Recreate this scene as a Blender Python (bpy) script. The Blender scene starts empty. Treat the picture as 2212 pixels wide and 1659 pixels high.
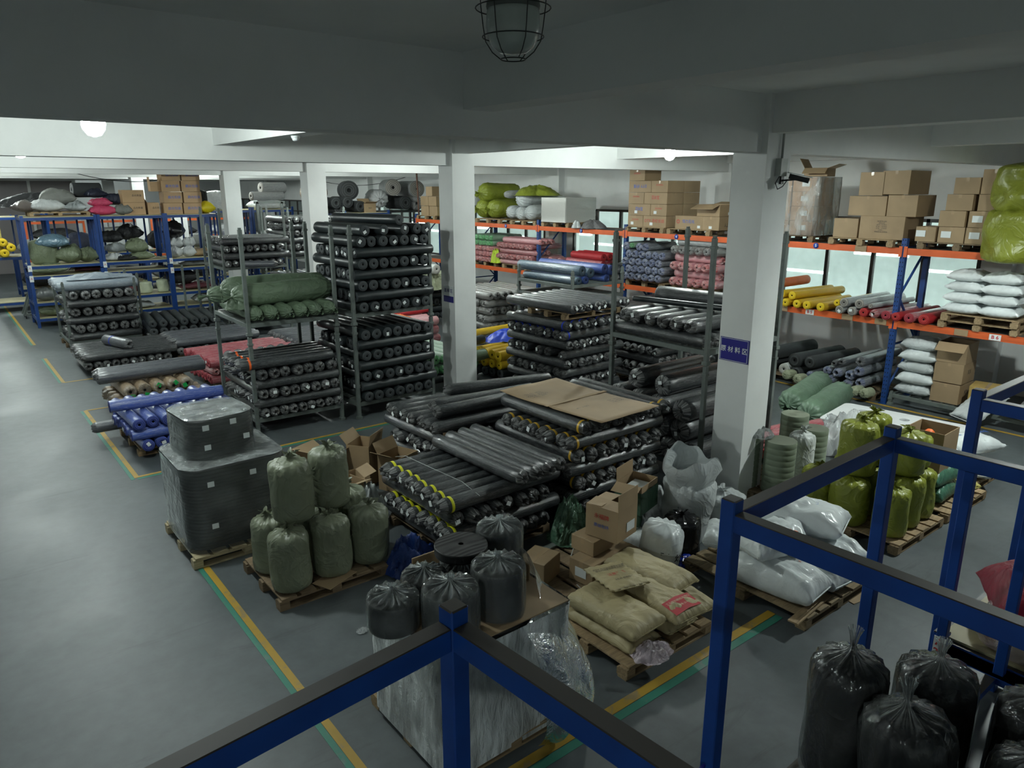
import bpy, bmesh, math, random
HID = {42, 43, 44, 49, 50, 51, 52, 94, 95, 96, 97, 98, 99, 100, 102, 103, 104, 105, 106, 107, 108, 117, 118, 119, 122, 123, 136, 200, 201, 252, 253, 300, 301, 304, 305, 316, 317, 318, 328, 329, 330, 331, 400, 401, 402, 517, 547, 550, 551, 552, 553, 554, 555, 556, 557, 566, 567, 568, 586, 587, 588, 589, 590, 591, 592, 593, 594, 644, 645, 646, 647, 648, 652, 653, 654, 655, 656, 657, 660, 661, 662, 663, 664, 665, 669, 670, 671, 672, 673, 674, 692, 693, 694, 695, 696, 697, 698, 699, 700, 703, 704, 706, 707, 708, 709, 716, 717, 718, 727, 728, 730, 731, 732, 733, 734, 735, 736, 737, 738, 739, 740, 741, 742, 744, 745, 746, 747, 748, 749, 750, 751, 752, 756, 757, 759, 766, 767, 768, 769, 770, 771, 772, 773, 775, 776, 777, 778, 779, 780, 781, 783, 784, 785, 786, 787, 788, 793, 794, 798, 799, 800, 801, 802, 807, 808, 809, 810, 811, 812, 813, 816, 823, 824, 825, 826, 827, 828, 829, 830, 831, 832, 833, 834, 835, 840, 841, 842, 843, 844, 845, 846, 847, 849, 853, 854, 855, 856, 862, 863, 864, 865, 872, 873, 874, 883, 889, 890, 891, 892, 901, 902, 903, 904, 905, 906, 907, 908, 909, 914, 915, 916, 921, 922, 939, 940, 941, 942, 943, 944, 945, 946, 954, 955, 972, 973, 977, 978, 979, 980, 981, 982, 983, 984, 985, 986, 987, 988, 989, 990, 991, 993, 994, 995, 996, 997, 998, 999, 1000, 1001, 1002, 1083, 1084, 1085, 1092, 1094, 1096, 1101, 1102, 1175, 1176, 1177, 1178, 1179, 1180, 1181, 1182, 1183, 1184, 1185, 1186, 1187, 1188, 1189, 1190, 1191, 1192, 1193, 1194, 1195, 1196, 1197, 1198, 1199, 1200, 1201, 1202, 1203, 1204, 1205, 1206, 1207, 1208, 1209, 1210, 1211, 1212, 1213, 1214, 1215, 1216, 1217, 1218, 1219, 1220, 1221, 1222, 1223, 1224, 1225, 1226, 1229, 1230, 1231, 1232, 1233, 1234, 1235, 1238, 1239, 1240, 1241, 1242, 1243, 1244, 1245, 1247, 1248, 1249, 1250, 1251, 1252, 1253, 1255, 1256, 1257, 1258, 1259, 1260, 1261, 1262, 1278, 1283, 1284, 1285, 1286, 1287}          # rolls, by order of building, that nothing in the picture shows
FAR = {2, 3, 4, 5, 37, 39, 40, 41, 48, 62, 63, 64, 65, 66, 67, 68, 109, 171, 173, 314, 315, 332, 333, 334, 336, 337, 342, 358, 372, 458, 459, 460, 461, 462, 472, 473, 475, 476, 486, 487, 488, 489, 490, 502, 503, 504, 505, 506, 507, 508, 509, 510, 518, 519, 520, 521, 522, 523, 524, 570, 571, 572, 573, 574, 575, 576, 585, 601, 602, 603, 604, 605, 606, 607, 610, 611, 612, 613, 614, 618, 619, 621, 622, 623, 626, 638, 642, 643, 651, 659, 668, 676, 678, 679, 680, 681, 682, 686, 687, 688, 689, 690, 691, 701, 702, 705, 711, 712, 713, 714, 715, 729, 947, 948, 952, 953, 959, 961, 962, 963, 964, 970, 971, 975, 976, 1003, 1004, 1007, 1008, 1009, 1097, 1098, 1227, 1236, 1237, 1246, 1254, 1279, 1280, 1281, 1282}          # black rolls past the 300 that show largest: one object of kind stuff
RID = [0]
from mathutils import Vector, Matrix, noise, Euler
R = math.radians
sc = bpy.context.scene
C = sc.collection
# ---------------------------------------------------------------- camera, world, exposure
# X runs along the big beams (to the right wall), Y along the column rows, Z up, metres
cd = bpy.data.cameras.new('camera'); cam = bpy.data.objects.new('camera', cd); C.objects.link(cam)
cam.location = (0, 0, 4.0)
cam.rotation_euler = (R(90 - 15.02), 0, R(-38.41))
cd.sensor_width = 36; cd.lens = 36 * 1575 / 2212; cd.clip_start = .05; cd.clip_end = 200
sc.camera = cam
sc.view_settings.view_transform = 'Standard'; sc.view_settings.look = 'None'
sc.cycles.diffuse_bounces = 6; sc.view_settings.gamma = 1; sc.view_settings.use_curve_mapping = False
sc.view_settings.exposure = -0.28
w = bpy.data.worlds.new('world'); sc.world = w; w.use_nodes = True
w.node_tree.nodes['Background'].inputs[0].default_value = (.55, .7, .75, 1)
w.node_tree.nodes['Background'].inputs[1].default_value = .02
LAMP_RGB = (.9, 1.0, .96)
LAMP_E = 700

# ---------------------------------------------------------------- materials
_m = {}
def nt(name):
    m = bpy.data.materials.new(name); m.use_nodes = True
    t = m.node_tree; b = t.nodes['Principled BSDF']
    return m, t, b
def node(t, ty, **kw):
    n = t.nodes.new(ty)
    for k, v in kw.items():
        if k in n.inputs.keys(): n.inputs[k].default_value = v
        else: setattr(n, k, v)
    return n
def coords(t, scale=(1, 1, 1), rnd=True):
    tc = node(t, 'ShaderNodeTexCoord'); mp = node(t, 'ShaderNodeMapping'); mp.inputs['Scale'].default_value = scale
    t.links.new(tc.outputs['Object'], mp.inputs['Vector'])
    if rnd:
        oi = node(t, 'ShaderNodeObjectInfo'); mu = node(t, 'ShaderNodeMath', operation='MULTIPLY'); mu.inputs[1].default_value = 37.
        t.links.new(oi.outputs['Random'], mu.inputs[0])
        cb = node(t, 'ShaderNodeCombineXYZ'); t.links.new(mu.outputs[0], cb.inputs[0]); t.links.new(mu.outputs[0], cb.inputs[2])
        t.links.new(cb.outputs[0], mp.inputs['Location'])
    return mp.outputs[0]
def noise_n(t, vec, scale, detail=3, rough=.5, dist=0):
    n = node(t, 'ShaderNodeTexNoise'); n.inputs['Scale'].default_value = scale; n.inputs['Detail'].default_value = detail
    n.inputs['Roughness'].default_value = rough; n.inputs['Distortion'].default_value = dist
    t.links.new(vec, n.inputs['Vector']); return n.outputs['Fac']
def ramp(t, fac, stops):
    r = node(t, 'ShaderNodeValToRGB'); e = r.color_ramp.elements
    while len(e) > 1: e.remove(e[0])
    for i, (p, c) in enumerate(stops):
        x = e[0] if i == 0 else e.new(p)
        x.position = p; x.color = (*c, 1) if len(c) == 3 else c
    t.links.new(fac, r.inputs[0]); return r.outputs[0]
def bump(t, b, h, strength=.3, dist=.02, sock='Normal'):
    n = node(t, 'ShaderNodeBump'); n.inputs['Strength'].default_value = strength; n.inputs['Distance'].default_value = dist
    t.links.new(h, n.inputs['Height']); t.links.new(n.outputs[0], b.inputs[sock]); return n
def mul(c, k): return tuple(min(1, x * k) for x in c)
def plain(name, col, rough=.6, metal=0, var=.12, sc_=6, bmp=.0, spec=None, rnd=True):
    if name in _m: return _m[name]
    m, t, b = nt(name); v = coords(t, rnd=rnd)
    f = noise_n(t, v, sc_, 4)
    t.links.new(ramp(t, f, [(.25, mul(col, 1 - var)), (.75, mul(col, 1 + var))]), b.inputs['Base Color'])
    b.inputs['Roughness'].default_value = rough; b.inputs['Metallic'].default_value = metal
    if spec is not None: b.inputs['Specular IOR Level'].default_value = spec
    if bmp: bump(t, b, noise_n(t, v, sc_ * 4, 3), bmp, .01)
    _m[name] = m; return m
def film(name, col, haze=.25, rough=.09, stretch=(1.2, 14, 14), bmp=.7):
    """cloth seen through a wrinkled plastic sleeve"""
    if name in _m: return _m[name]
    m, t, b = nt(name); v = coords(t, stretch)
    f = noise_n(t, v, 1.0, 5, .65, 1.0); f2 = noise_n(t, coords(t, tuple(s * 2.3 for s in stretch)), 1.0, 3, .6, 1.4)
    lo = tuple(c * (1 - haze * .4) + .4 * haze * .4 for c in col); hi = tuple(c * (1 - haze) + .5 * min(1, haze * 1.5) for c in col)
    hz = ramp(t, f, [(.38, col), (.62, lo), (.78, hi)])
    ln = ramp(t, f2, [(.46, (0, 0, 0)), (.5, (1, 1, 1)), (.54, (0, 0, 0))])
    mx = node(t, 'ShaderNodeMix', data_type='RGBA'); t.links.new(ln, mx.inputs[0]); t.links.new(hz, mx.inputs[6]); mx.inputs[7].default_value = (*hi, 1)
    t.links.new(mx.outputs[2], b.inputs['Base Color'])
    b.inputs['Roughness'].default_value = .45; b.inputs['Coat Weight'].default_value = 1
    b.inputs['Coat Roughness'].default_value = rough
    v2 = coords(t, tuple(s * 1.6 for s in stretch))
    n = bump(t, b, noise_n(t, v2, 1.3, 5, .65, .8), bmp, .02, 'Coat Normal')
    bump(t, b, noise_n(t, v2, 1.3, 5, .65, .8), bmp * .5, .02)
    _m[name] = m; return m
def film_end(name, col, haze=.35):
    """gathered sleeve end: pale creases running to the middle"""
    if name in _m: return _m[name]
    m, t, b = nt(name); tc = node(t, 'ShaderNodeTexCoord'); sp = node(t, 'ShaderNodeSeparateXYZ'); t.links.new(tc.outputs['Object'], sp.inputs[0])
    at = node(t, 'ShaderNodeMath', operation='ARCTAN2'); t.links.new(sp.outputs[1], at.inputs[0]); t.links.new(sp.outputs[2], at.inputs[1])
    oi = node(t, 'ShaderNodeObjectInfo'); ad = node(t, 'ShaderNodeMath', operation='MULTIPLY'); ad.inputs[1].default_value = 51; t.links.new(oi.outputs['Random'], ad.inputs[0])
    s1 = node(t, 'ShaderNodeMath', operation='SINE'); c1 = node(t, 'ShaderNodeMath', operation='COSINE')
    t.links.new(at.outputs[0], s1.inputs[0]); t.links.new(at.outputs[0], c1.inputs[0])
    cb = node(t, 'ShaderNodeCombineXYZ'); t.links.new(s1.outputs[0], cb.inputs[0]); t.links.new(c1.outputs[0], cb.inputs[1]); t.links.new(ad.outputs[0], cb.inputs[2])
    f = noise_n(t, cb.outputs[0], 7, 4, .7)
    t.links.new(ramp(t, f, [(.45, mul(col, .8)), (.58, tuple(c * (1 - haze) + .5 * haze for c in col)), (.68, tuple(c * .3 + .5 * (haze + .15) for c in col))]), b.inputs['Base Color'])
    b.inputs['Roughness'].default_value = .35; b.inputs['Coat Weight'].default_value = 1; b.inputs['Coat Roughness'].default_value = .15
    bump(t, b, f, .8, .02); bump(t, b, f, .9, .02, 'Coat Normal')
    _m[name] = m; return m
def spiral(name, col, dark=.45, freq=120):
    """cut end of a rolled cloth: fine rings"""
    if name in _m: return _m[name]
    m, t, b = nt(name); tc = node(t, 'ShaderNodeTexCoord'); mp = node(t, 'ShaderNodeMapping'); mp.inputs['Scale'].default_value = (0, 1, 1)
    t.links.new(tc.outputs['Object'], mp.inputs[0]); ln = node(t, 'ShaderNodeVectorMath', operation='LENGTH'); t.links.new(mp.outputs[0], ln.inputs[0])
    n = noise_n(t, coords(t), 9, 2); a = node(t, 'ShaderNodeMath', operation='MULTIPLY_ADD'); a.inputs[1].default_value = .012
    t.links.new(n, a.inputs[0]); t.links.new(ln.outputs['Value'], a.inputs[2])
    s = node(t, 'ShaderNodeMath', operation='MULTIPLY'); s.inputs[1].default_value = freq * 2; t.links.new(a.outputs[0], s.inputs[0])
    s2 = node(t, 'ShaderNodeMath', operation='SINE'); t.links.new(s.outputs[0], s2.inputs[0])
    t.links.new(ramp(t, s2.outputs[0], [(0.1, mul(col, dark)), (.7, col)]), b.inputs['Base Color'])
    b.inputs['Roughness'].default_value = .7
    bump(t, b, s2.outputs[0], .4, .004)
    _m[name] = m; return m
def woven(name, col, rough=.45, crease=.55, var=.15, sheen=.0):
    if name in _m: return _m[name]
    m, t, b = nt(name); v = coords(t)
    f = noise_n(t, v, 3, 3)
    t.links.new(ramp(t, f, [(.3, mul(col, 1 - var)), (.7, mul(col, 1 + var))]), b.inputs['Base Color'])
    b.inputs['Roughness'].default_value = rough
    wv = noise_n(t, v, 3.4, 3, .5, 1.2)
    rg = ramp(t, wv, [(.3, (0, 0, 0)), (.48, (.8, .8, .8)), (.52, (1, 1, 1)), (.56, (.55, .55, .55)), (.75, (.1, .1, .1))])
    bump(t, b, rg, crease * .7, .035)
    _m[name] = m; return m
def clear(name, alpha=.25, tint=(.75, .8, .8), rough=.12, scale=9, stretch=(1, 1, .35), gather=0, bd=.06):
    """stretch film: see-through, a little milky, with glossy wrinkles"""
    if name in _m: return _m[name]
    m = bpy.data.materials.new(name); m.use_nodes = True; t = m.node_tree; t.nodes.clear()
    v = coords(t, stretch)
    f = noise_n(t, v, scale, 5, .6, .8)
    bp = node(t, 'ShaderNodeBump'); bp.inputs['Strength'].default_value = 1; bp.inputs['Distance'].default_value = bd; t.links.new(f, bp.inputs['Height'])
    f2 = noise_n(t, v, scale * .5, 3, .5, .5)
    a = ramp(t, f2, [(.35, (alpha * .6,) * 3), (.5, (alpha,) * 3), (.68, (min(1, alpha * 1.7),) * 3)])
    if gather:      # the film piles up in creases where it is tied, on the axis
        tc = node(t, 'ShaderNodeTexCoord'); sp = node(t, 'ShaderNodeSeparateXYZ'); t.links.new(tc.outputs['Object'], sp.inputs[0])
        at = node(t, 'ShaderNodeMath', operation='ARCTAN2'); t.links.new(sp.outputs[1], at.inputs[0]); t.links.new(sp.outputs[0], at.inputs[1])
        s1 = node(t, 'ShaderNodeMath', operation='SINE'); c1 = node(t, 'ShaderNodeMath', operation='COSINE'); t.links.new(at.outputs[0], s1.inputs[0]); t.links.new(at.outputs[0], c1.inputs[0])
        cb = node(t, 'ShaderNodeCombineXYZ'); t.links.new(s1.outputs[0], cb.inputs[0]); t.links.new(c1.outputs[0], cb.inputs[1])
        st = ramp(t, noise_n(t, cb.outputs[0], 6, 4, .7), [(.45, (0, 0, 0)), (.6, (1, 1, 1))])
        mp2 = node(t, 'ShaderNodeMapping'); mp2.inputs['Scale'].default_value = (1, 1, 0); t.links.new(tc.outputs['Object'], mp2.inputs[0])
        ln = node(t, 'ShaderNodeVectorMath', operation='LENGTH'); t.links.new(mp2.outputs[0], ln.inputs[0])
        mr_ = node(t, 'ShaderNodeMapRange'); mr_.inputs['From Min'].default_value = gather; mr_.inputs['From Max'].default_value = .02; t.links.new(ln.outputs['Value'], mr_.inputs['Value'])
        mm = node(t, 'ShaderNodeMath', operation='MULTIPLY'); t.links.new(st, mm.inputs[0]); t.links.new(mr_.outputs[0], mm.inputs[1])
        m3 = node(t, 'ShaderNodeMath', operation='MULTIPLY_ADD'); m3.inputs[1].default_value = .9; t.links.new(mm.outputs[0], m3.inputs[0]); t.links.new(a, m3.inputs[2])
        m3.use_clamp = True; a = m3.outputs[0]
    tr = node(t, 'ShaderNodeBsdfTransparent'); df = node(t, 'ShaderNodeBsdfDiffuse'); df.inputs[0].default_value = (*tint, 1); t.links.new(bp.outputs[0], df.inputs['Normal'])
    m1 = node(t, 'ShaderNodeMixShader'); t.links.new(a, m1.inputs[0]); t.links.new(tr.outputs[0], m1.inputs[1]); t.links.new(df.outputs[0], m1.inputs[2])
    gl = node(t, 'ShaderNodeBsdfGlossy'); gl.inputs['Color'].default_value = (.9, .95, .95, 1); gl.inputs['Roughness'].default_value = rough; t.links.new(bp.outputs[0], gl.inputs['Normal'])
    fr = node(t, 'ShaderNodeFresnel'); fr.inputs['IOR'].default_value = 1.5; t.links.new(bp.outputs[0], fr.inputs['Normal'])
    m2 = node(t, 'ShaderNodeMixShader'); t.links.new(fr.outputs[0], m2.inputs[0]); t.links.new(m1.outputs[0], m2.inputs[1]); t.links.new(gl.outputs[0], m2.inputs[2])
    out = node(t, 'ShaderNodeOutputMaterial'); t.links.new(m2.outputs[0], out.inputs[0])
    _m[name] = m; return m
def cardboard(name='cardboard', col=(.33, .232, .132)):
    if name in _m: return _m[name]
    m, t, b = nt(name); v = coords(t)
    f = noise_n(t, v, 2.5, 5)
    t.links.new(ramp(t, f, [(.3, mul(col, .88)), (.7, mul(col, 1.1))]), b.inputs['Base Color'])
    b.inputs['Roughness'].default_value = .7
    v2 = coords(t, (1, 1, 60)); bump(t, b, noise_n(t, v2, 3, 2), .08, .003)
    _m[name] = m; return m
def wood(name='pallet_wood', col=(.34, .24, .13)):
    if name in _m: return _m[name]
    m, t, b = nt(name); v = coords(t, (2, 14, 14))
    f = noise_n(t, v, 2.2, 5, .6, .8)
    t.links.new(ramp(t, f, [(.3, mul(col, .55)), (.6, col), (.8, mul(col, 1.25))]), b.inputs['Base Color'])
    b.inputs['Roughness'].default_value = .75; bump(t, b, f, .25, .01)
    _m[name] = m; return m
def emit(name, col, s):
    m, t, b = nt(name); b.inputs['Base Color'].default_value = (*col, 1); b.inputs['Emission Color'].default_value = (*col, 1); b.inputs['Emission Strength'].default_value = s
    return m
def paint(name='white_plaster', col=(.74, .755, .74)):
    if name in _m: return _m[name]
    m, t, b = nt(name); v = coords(t, rnd=False)
    f = noise_n(t, v, .9, 6, .62)
    t.links.new(ramp(t, f, [(.25, mul(col, .9)), (.5, col), (.75, mul(col, 1.06))]), b.inputs['Base Color'])
    b.inputs['Roughness'].default_value = .75; bump(t, b, noise_n(t, v, 26, 3), .06, .004)
    _m[name] = m; return m
def steel(name, col, rough=.45, rust=.25):
    if name in _m: return _m[name]
    m, t, b = nt(name); v = coords(t)
    f = noise_n(t, v, 5, 6, .7)
    t.links.new(ramp(t, f, [(.3, mul(col, .7)), (.5, col), (.72, mul(col, 1.12))]), b.inputs['Base Color'])
    b.inputs['Roughness'].default_value = rough
    bump(t, b, noise_n(t, v, 30, 3), .08, .004)
    _m[name] = m; return m
def dusty_blue():
    """blue paint, brown-grey dust lying on faces that point up"""
    if 'dusty_blue_paint' in _m: return _m['dusty_blue_paint']
    m, t, b = nt('dusty_blue_paint'); v = coords(t)
    f = noise_n(t, v, 4, 5)
    base = ramp(t, f, [(.3, (.004, .042, .23)), (.7, (.006, .062, .31))])
    g = node(t, 'ShaderNodeNewGeometry'); s = node(t, 'ShaderNodeSeparateXYZ'); t.links.new(g.outputs['Normal'], s.inputs[0])
    th = node(t, 'ShaderNodeMath', operation='GREATER_THAN'); th.inputs[1].default_value = .6; t.links.new(s.outputs[2], th.inputs[0])
    mx = node(t, 'ShaderNodeMix', data_type='RGBA'); t.links.new(th.outputs[0], mx.inputs[0]); t.links.new(base, mx.inputs[6]); mx.inputs[7].default_value = (.032, .026, .02, 1)
    t.links.new(mx.outputs[2], b.inputs['Base Color']); b.inputs['Roughness'].default_value = .5
    _m['dusty_blue_paint'] = m; return m
def floor_mat():
    m, t, b = nt('painted_concrete'); v = coords(t, rnd=False)
    f = noise_n(t, v, .55, 7, .62, .4); f2 = noise_n(t, v, 6, 5, .6)
    c1 = ramp(t, f, [(.3, (.062, .075, .08)), (.5, (.083, .097, .102)), (.72, (.118, .133, .137))])
    c2 = ramp(t, f2, [(.3, (.85,) * 3), (.65, (1.05,) * 3)])
    mx = node(t, 'ShaderNodeMix', data_type='RGBA', blend_type='MULTIPLY'); mx.inputs[0].default_value = 1
    t.links.new(c1, mx.inputs[6]); t.links.new(c2, mx.inputs[7])
    # worn dark streaks and hairline cracks
    v3 = coords(t, (.35, 2.2, 1), rnd=False); s = noise_n(t, v3, 1.3, 6, .7, 1.5)
    c3 = ramp(t, s, [(.28, (.72,) * 3), (.4, (1,) * 3)])
    m2 = node(t, 'ShaderNodeMix', data_type='RGBA', blend_type='MULTIPLY'); m2.inputs[0].default_value = 1
    t.links.new(mx.outputs[2], m2.inputs[6]); t.links.new(c3, m2.inputs[7])
    t.links.new(m2.outputs[2], b.inputs['Base Color'])
    t.links.new(ramp(t, f, [(.3, (.4,) * 3), (.7, (.56,) * 3)]), b.inputs['Roughness'])
    bump(t, b, f2, .08, .01)
    return m
def worn_line(name, col):
    m, t, b = nt(name); v = coords(t, rnd=False); f = noise_n(t, v, 5, 7, .7, .6)
    t.links.new(ramp(t, f, [(.36, tuple(c * .45 + .09 for c in col)), (.46, col), (.8, mul(col, 1.1))]), b.inputs['Base Color'])
    b.inputs['Roughness'].default_value = .5
    _m[name] = m; return m

PLASTER = paint(); CARD = cardboard(); WOOD = wood(); PAPER = plain('label_paper', (.72, .76, .76), .6, var=.04)
GREYSTEEL = steel('grey_green_paint', (.115, .135, .125)); BLUE = plain('shelf_blue_paint', (.006, .04, .18), .4, var=.15); RACKBLUE = plain('upright_blue_paint', (.01, .05, .2), .45, var=.2)
ORANGE = plain('orange_paint', (.62, .11, .025), .45, var=.15, sc_=3); TAPE = plain('packing_tape', (.42, .3, .18), .2, var=.05)
INK = plain('black_ink', (.03, .03, .035), .6); INKRED = plain('red_ink', (.5, .03, .03), .6); INKBLUE = plain('blue_ink', (.02, .12, .5), .6)
BLACK = plain('black_plastic', (.012, .013, .014), .45); CLEAR = clear('stretch_film', .1, rough=.07, scale=7, stretch=(1, 1, .8), bd=.03); CLEARW = clear('loose_plastic_sheet', .55, (.8, .83, .83), .2, 5); CLEARBAG = clear('thin_plastic_bag', .3, (.6, .63, .63), .2, 7)
DARKW = wood('old_pallet_wood', (.2, .14, .08)); HOLE = plain('dark_hollow', (.004, .004, .004), .9)

# ---------------------------------------------------------------- mesh helpers
def mk(name, vs, fs, mats, fm=None, smooth=True, bevel=0):
    me = bpy.data.meshes.new(name); me.from_pydata([tuple(v) for v in vs], [], fs)
    for m in mats: me.materials.append(m)
    if fm: me.polygons.foreach_set('material_index', fm)
    if bevel:
        bm = bmesh.new(); bm.from_mesh(me); bmesh.ops.remove_doubles(bm, verts=bm.verts, dist=1e-6)
        bmesh.ops.bevel(bm, geom=[e for e in bm.edges], offset=bevel, segments=1, affect='EDGES', clamp_overlap=True)
        bm.to_mesh(me); bm.free()
    me.polygons.foreach_set('use_smooth', [smooth] * len(me.polygons)); me.update(); return me
BF = [(0, 3, 2, 1), (4, 5, 6, 7), (0, 1, 5, 4), (1, 2, 6, 5), (2, 3, 7, 6), (3, 0, 4, 7)]
def bxs(boxes):
    """boxes given as (x0,y0,z0,x1,y1,z1)"""
    vs, fs = [], []
    for a in boxes:
        x0, y0, z0, x1, y1, z1 = a[:6]; n = len(vs)
        vs += [(x0, y0, z0), (x1, y0, z0), (x1, y1, z0), (x0, y1, z0), (x0, y0, z1), (x1, y0, z1), (x1, y1, z1), (x0, y1, z1)]
        fs += [tuple(n + i for i in f) for f in BF]
    return vs, fs
def bxm(name, boxes, mat, bevel=0): return mk(name, *bxs(boxes), [mat], smooth=False, bevel=bevel)
def bar(a, b, w_, h_=None):
    """square bar between two points"""
    a, b = Vector(a), Vector(b); h_ = h_ or w_; d = (b - a).normalized()
    s = d.cross(Vector((0, 0, 1))); s = Vector((1, 0, 0)) if s.length < 1e-4 else s.normalized(); u = s.cross(d)
    vs = [p + s * i * w_ / 2 + u * j * h_ / 2 for p in (a, b) for i, j in ((-1, -1), (1, -1), (1, 1), (-1, 1))]
    return vs, [(3, 2, 1, 0), (4, 5, 6, 7), (0, 1, 5, 4), (1, 2, 6, 5), (2, 3, 7, 6), (3, 0, 4, 7)]
def tube(pts, r, seg=8, closed=False):
    pts = [Vector(p) for p in pts]; vs, fs = [], []; n = len(pts)
    for i, p in enumerate(pts):
        d = (pts[(i + 1) % n] - pts[i - 1]) if closed else (pts[min(i + 1, n - 1)] - pts[max(i - 1, 0)])
        d.normalize(); s = d.cross(Vector((0, 0, 1))); s = Vector((1, 0, 0)) if s.length < .05 else s.normalized(); u = s.cross(d)
        for k in range(seg):
            a = 2 * math.pi * k / seg; vs.append(p + (s * math.cos(a) + u * math.sin(a)) * r)
    m = n if closed else n - 1
    for i in range(m):
        for k in range(seg):
            j = (i + 1) % n; fs.append((i * seg + k, i * seg + (k + 1) % seg, j * seg + (k + 1) % seg, j * seg + k))
    if not closed:
        fs.append(tuple(range(seg))[::-1]); fs.append(tuple((n - 1) * seg + k for k in range(seg)))
    return vs, fs
def join(parts):
    vs, fs = [], []
    for v, f in parts:
        n = len(vs); vs += list(v); fs += [tuple(n + i for i in q) for q in f]
    return vs, fs
def rings(rows, fn=None, seg=32, axis='z', capa=True, capb=True):
    """rows: (radius, height); fn(t, ang, r, h) -> Vector"""
    vs, fs = [], []
    for i, (r, h) in enumerate(rows):
        for k in range(seg):
            a = 2 * math.pi * k / seg
            vs.append(fn(i, a, r, h) if fn else Vector((r * math.cos(a), r * math.sin(a), h)))
    for i in range(len(rows) - 1):
        for k in range(seg): fs.append((i * seg + k, i * seg + (k + 1) % seg, (i + 1) * seg + (k + 1) % seg, (i + 1) * seg + k))
    if capa: fs.append(tuple(range(seg))[::-1])
    if capb: fs.append(tuple((len(rows) - 1) * seg + k for k in range(seg)))
    if axis == 'x': vs = [Vector((v[2], v[0], v[1])) for v in vs]
    return vs, fs
def nz(x, y, z, s=0.): return noise.noise(Vector((x + s * 7.13, y - s * 3.7, z + s * 1.9)))

# ---------------------------------------------------------------- object helpers
def ob(name, me, parent=None, loc=(0, 0, 0), rot=(0, 0, 0), scale=None):
    o = bpy.data.objects.new(name, me); C.objects.link(o); o.location = loc; o.rotation_euler = rot
    if scale is not None: o.scale = scale if hasattr(scale, '__len__') else (scale,) * 3
    if parent: o.parent = parent
    return o
def tag(o, label, cat, group=None):
    o['label'] = label; o['category'] = cat
    if group: o['group'] = group
    return o
def thing(name, label, cat, loc=(0, 0, 0), rz=0, group=None): return tag(ob(name, None, loc=loc, rot=(0, 0, rz)), label, cat, group)
def struct(name, me): o = ob(name, me); o['kind'] = 'structure'; return o
def relabel(o, label, group=None):
    o['label'] = label
    if group: o['group'] = group
    return o
def dup(root, loc, rz, label, group=None):
    r = root.copy(); C.objects.link(r); r.location = loc; r.rotation_euler = (0, 0, rz); r['label'] = label
    if group: r['group'] = group
    for ch in list(root.children):
        c = ch.copy(); C.objects.link(c); c.parent = r
        for g in list(ch.children):
            d = g.copy(); C.objects.link(d); d.parent = c
    return r
ORD = ['first', 'second', 'third', 'fourth', 'fifth', 'sixth', 'seventh', 'eighth', 'ninth', 'tenth', 'eleventh', 'twelfth']
_tx = {}
def textmesh(s, size, mat, bold=0.):
    k = (s, size, mat.name, bold)
    if k in _tx: return _tx[k]
    cu = bpy.data.curves.new('t', 'FONT'); cu.body = s; cu.size = size; cu.align_x = 'CENTER'; cu.align_y = 'CENTER'; cu.offset = bold; cu.resolution_u = 2
    o = bpy.data.objects.new('t', cu); C.objects.link(o)
    dg = bpy.context.evaluated_depsgraph_get(); me = bpy.data.meshes.new_from_object(o.evaluated_get(dg)); me.materials.clear(); me.materials.append(mat)
    bpy.data.objects.remove(o); _tx[k] = me; me.name = 'printed_text'; return me
FACE = {'-x': (R(90), 0, R(-90)), '-y': (R(90), 0, 0), '+z': (0, 0, 0), '+y': (R(90), 0, R(180)), '+x': (R(90), 0, R(90))}
def text(parent, s, size, mat, loc, face, roll=0, name='printed_text', bold=0.):
    o = ob(name, textmesh(s, size, mat, bold), parent, loc)
    e = Euler(FACE[face]).to_matrix() @ Matrix.Rotation(roll, 3, 'Z'); o.rotation_euler = e.to_euler(); return o
def sticker(parent, w_, h_, loc, face, mat=PAPER, name='paper_label', roll=0):
    k = ('st', w_, h_, mat.name)
    if k not in _tx: _tx[k] = bxm(name, [(-w_ / 2, -h_ / 2, 0, w_ / 2, h_ / 2, .003)], mat)
    o = ob(name, _tx[k], parent, loc); o.rotation_euler = (Euler(FACE[face]).to_matrix() @ Matrix.Rotation(roll, 3, 'Z')).to_euler(); return o
# ================================================================ the building
YL = -7.0; YF = 50.0; XL = -13.0; XW = 16.6; ZC = 5.05
struct('floor', bxm('floor', [(XL, YL, -.2, XW, YF, 0)], floor_mat()))
struct('ceiling', bxm('ceiling', [(XL, YL, ZC, XW, YF, ZC + .2)], PLASTER))
COLY = [5.11 + 6.54 * i for i in range(-1, 7)]
n = 0
def trim(boxes, mat=PLASTER):
    global n; n += 1; return struct('trim_%d' % n, bxm('trim', boxes, mat))
for y in COLY: trim([(XL, y + .08, 4.41, XW, y + .40, ZC)])                         # deep main beams along X
for x in (-9.2, -4.95, -.65, 3.61, 7.9, 12.25, 16.25):                                # shallower beams along Y
    ys = [YL] + [v for y in COLY for v in (y + .08, y + .40)] + [YF]
    trim([(x, ys[i], 4.62, x + .3, ys[i + 1], ZC) for i in range(0, len(ys), 2) if ys[i + 1] > ys[i]])
for y in COLY:
    for x in (7.83, -.75, -9.3):
        if y < 0 and x > 5 or x < -5 and y < 10 or x < 0 and y < 20: continue
        struct('trim_%d' % (n + 1), bxm('column', [(x, y, 0, x + .5, y + .46, ZC)], PLASTER)); n += 1
    struct('trim_%d' % (n + 1), bxm('pilaster', [(16.35, y, 0, XW, y + .46, ZC)], PLASTER)); n += 1
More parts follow.
